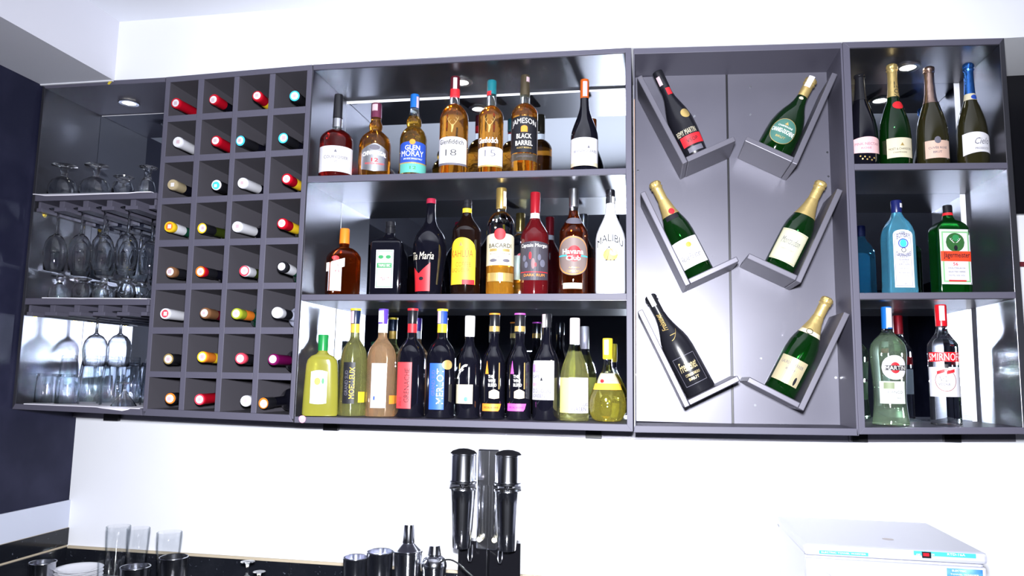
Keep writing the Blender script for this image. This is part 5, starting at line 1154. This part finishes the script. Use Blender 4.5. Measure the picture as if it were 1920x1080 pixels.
# ---- double drinks mixer
Ym = .10; xm, _ = at(914, 950, Ym)
t = empty('drinks_mixer', (xm, Ym, ZC+.001), 'steel double-headed drinks mixer standing in the middle of the counter', 'mixer')
zz = lambda y: at(914, y, Ym)[1]-(ZC+.001); kx = (at(924, 950, Ym)[0]-xm)/10
hw = 59*kx
G().box(-hw, hw, -.07, .10, 0, .020).out('base', STEEL, t, bevel=.004)
G().box(-hw, -.0006, .035, .075, .020, zz(1021)).out('stand', BGLOSS, t, bevel=.001)
G().box(.0006, hw, .035, .075, .020, zz(1021)).out('stand', BGLOSS, t, bevel=.001)
G().box(-23*kx, 17*kx, .02, .078, zz(1021)-.02, zz(844))  .out('column', STEEL, t, bevel=.004)
G().box(-.0042, -.0018, .017, .03, .02, zz(846)).out('column_ridge', STEEL, t)
for k in range(6):
    xx = (-18+k*6)*kx; G().box(xx-.0012, xx+.0012, .0175, .022, zz(1010), zz(912)).out('groove', STEEL if k % 2 else DSTEEL, t)
for sg, nm in ((-1, 'left'), (1, 'right')):
    xc = sg*43*kx if sg < 0 else 40.5*kx
    r = 24*kx
    h = G().lathe([(r*1.0, zz(900)), (r*1.02, zz(899)), (r*1.0, zz(896)), (r, zz(852)), (r*1.03, zz(851)), (r*1.03, zz(849))], 48, c=(xc, -.028, 0)).out('motor_head', STEEL, t, smooth=True, autos=35)
    G().lathe([(r*1.03, zz(849)), (r*.85, zz(844.5)), (r*.4, zz(841)), (r*.02, zz(840))], 40, c=(xc, -.028, 0)).out('dome_cap', BLACK, h, smooth=True, autos=50)
    G().lathe([(r*1.04, zz(905)), (r*1.05, zz(904)), (r*1.05, zz(901)), (r*.9, zz(900.5))], 40, c=(xc, -.028, 0)).out('collar', DSTEEL, h, smooth=True, autos=35)
    G().tube((xc, -.028, zz(906)), (xc, -.028, zz(990)), .0035).out('spindle', STEEL, t, smooth=True, autos=40)
    G().box(xc-.012, xc+.012, -.02, .03, zz(914), zz(903)).out('arm', BLACK, t, bevel=.002)
    r2 = 24*kx
    P = [(r2*.66, zz(1025)), (r2*.68, zz(1024)), (r2*.80, zz(990)), (r2*.93, zz(940)), (r2*1.0, zz(918)), (r2*1.05, zz(916)), (r2*1.04, zz(914.5)), (r2*.96, zz(918)), (r2*.90, zz(940)), (r2*.64, zz(1022)), (.0004, zz(1022))]
    G().lathe(P, 48, caps=False, c=(xc, -.028, 0)).out('mixing_cup', STEEL, t, smooth=True, autos=40)
    xh = -sg*0+xc-sg*14*kx
    G().path([(xh-.005, -.004, zz(1022)), (xh-.006, -.012, zz(1045)), (xh-.003, -.014, zz(1052)), (xh+.003, -.014, zz(1052)), (xh+.006, -.012, zz(1045)), (xh+.005, -.004, zz(1022))], .0016, 8).out('cup_rest', STEEL, t, smooth=True)
    xk = -14*kx if sg < 0 else 14*kx
    G().tube((xk, .02, zz(1012)), (xk, -.002, zz(1012)), .0085, .0075, 20).out('knob', pm('cream_knob', (.62, .58, .42), .4), t, smooth=True, autos=40)
    G().tube((xk, -.001, zz(1008)), (xk+sg*.002, -.006, zz(915)), .0025, n=8).out('rod', STEEL, t, smooth=True)
pts = [p3(a, b_, Y_) for a, b_, Y_ in ((818, 1068, .02), (823, 1057, .015), (834, 1050, .012), (846, 1050, .01), (858, 1056, .008), (869, 1066, .005), (880, 1076, .003), (892, 1086, 0))]
sm = []
for i in range(len(pts)-1):
    for k in range(4):
        p0, p1_, p2_, p3_ = pts[max(0, i-1)], pts[i], pts[i+1], pts[min(len(pts)-1, i+2)]; u = k/4
        sm.append(.5*((2*p1_)+(-p0+p2_)*u+(2*p0-5*p1_+4*p2_-p3_)*u*u+(-p0+3*p1_-3*p2_+p3_)*u**3))
sm.append(pts[-1])
z_end = ZC+.004; sm += [Vector((sm[-1].x+.02, -.005, (sm[-1].z+z_end)/2)), Vector((sm[-1].x+.03, -.01, z_end)), Vector((sm[-1].x+.09, -.02, z_end))]
s0 = sm[0]; sm = [Vector((s0.x+.0, s0.y, z_end)), Vector((s0.x-.002, s0.y, (s0.z+z_end)/2))] + sm
tag(G().path(sm, .0024, 8).out('power_cable', BLACK, smooth=True), 'black power cable arching between the small shaker and the drinks mixer', 'cable')
# ---- towel warmer
Yf, Yb_ = -.155, .205
xl_, zt_ = at(1507, 1026, Yf); xr_, zt2 = at(1852, 1030, Yf); zt_ = (zt_+zt2)/2
t = empty('towel_warmer', ((xl_+xr_)/2, (Yf+Yb_)/2, ZC), 'white box-shaped electric towel warmer on the counter at the right', 'towel warmer')
EN = pm('white_enamel', (.50, .51, .60), .35, coat=.2); W_ = xr_-xl_
z_split = at(1680, 1053, Yf)[1]
def lo(g, nm, mat, bev=0): return g.out(nm, mat, t, off=t.location, bevel=bev)
lo(G().box(xl_+.004, xr_-.004, Yf+.014, Yb_, ZC+.012, zt_-.008), 'cabinet_body', EN, .006)
lo(G().box(xl_, xr_, Yf-.002, Yb_+.002, z_split+.003, zt_), 'lid', EN, .008)
dr = lo(G().box(xl_+.004, xr_-.004, Yf, Yf+.0135, ZC+.016, z_split-.003), 'door', EN, .004)
for a in (.03, -.03+W_):
    for yy in (Yf+.05, Yb_-.05): lo(G().tube((xl_+a, yy, ZC), (xl_+a, yy, ZC+.0125), .012, n=16), 'foot', BLACK)
AQ = pm('aqua_panel', (.06, .42, .50), .4)
def fdec(px0, px1, py0, py1, nm, mat, par, Y, th=.0006):
    x0_, z1_ = at(px0, py0, Y); x1__, z0_ = at(px1, py1, Y)
    g = G().box(x0_, x1__, Y-th, Y, z0_, z1_); off = (0, 0, 0)
    return g.out(nm, mat, par, off=t.location), (x0_, x1__, z0_, z1_)
def ftext(lines, par, mat, Y):
    for i, (tx, bx_) in enumerate(lines):
        x0_, z1_ = at(bx_[0], bx_[2], Y); x1__, z0_ = at(bx_[1], bx_[3], Y)
        V2, F2 = text2(tx, (x0_+x1__)/2, (z0_+z1_)/2, x1__-x0_, z1_-z0_, 0, .01)
        mesh('lettering', [(v[0]-t.location.x, Y-t.location.y, v[1]-t.location.z) for v in V2], F2, mat, par)
p_, _ = fdec(1536, 1628, 1031.5, 1043, 'name_strip', AQ, t, Yf-.002); ftext([('ELECTRIC TOWEL WARMER', (1540, 1624, 1033.5, 1041))], p_, WPR, Yf-.0030)
p_, _ = fdec(1713, 1830, 1032.5, 1047, 'switch_panel', AQ, t, Yf-.002); ftext([('RTD-16A', (1776, 1810, 1037, 1043)), ('OFF', (1718, 1726, 1038, 1042)), ('ON', (1746, 1752, 1038, 1042))], p_, WPR, Yf-.0030)
sw, _ = fdec(1728, 1745, 1034, 1046, 'switch', BLACK, p_, Yf-.0026, .004); fdec(1731, 1742, 1037, 1043, 'switch_lamp', pm('red_lamp', (.8, .01, .02), .3, emit=.8), sw, Yf-.0066, .0008)
p_, _ = fdec(1775, 1844, 1065, 1100, 'sticker', pm('blue_sticker', (.03, .18, .65), .4, mottle=((1, 1, 1), 14, (.25, .55, .8), .4, .65)), dr, Yf)
ftext([('ELECTRIC', (1785, 1812, 1068, 1073)), ('TOWEL WARMER', (1782, 1836, 1075, 1081))], p_, pm('pale_yellow_print', (.85, .85, .45), .5), Yf-.0012)
xh, zh = at(1547, 1084, Yf); G().lathe([(.013, 0), (.014, .004), (.012, .010), (.004, .012)], 28).out('handle', EN, dr, smooth=True, autos=40)
h_ = dr.children[-1] if dr.children else None
for c_ in dr.children:
    if c_.name.startswith('handle'): c_.rotation_euler = (math.pi/2, 0, 0); c_.location = (xh-t.location.x, Yf-t.location.y, zh-t.location.z)
x, y = atz(1665, 1011, zt_)
G().lathe([(.013, 0), (.011, .0003)], 24).out('scorch_mark', pm('tea_stain', (.55, .50, .50), .5), t).location = (x-t.location.x, y-t.location.y, zt_+.0002-ZC)
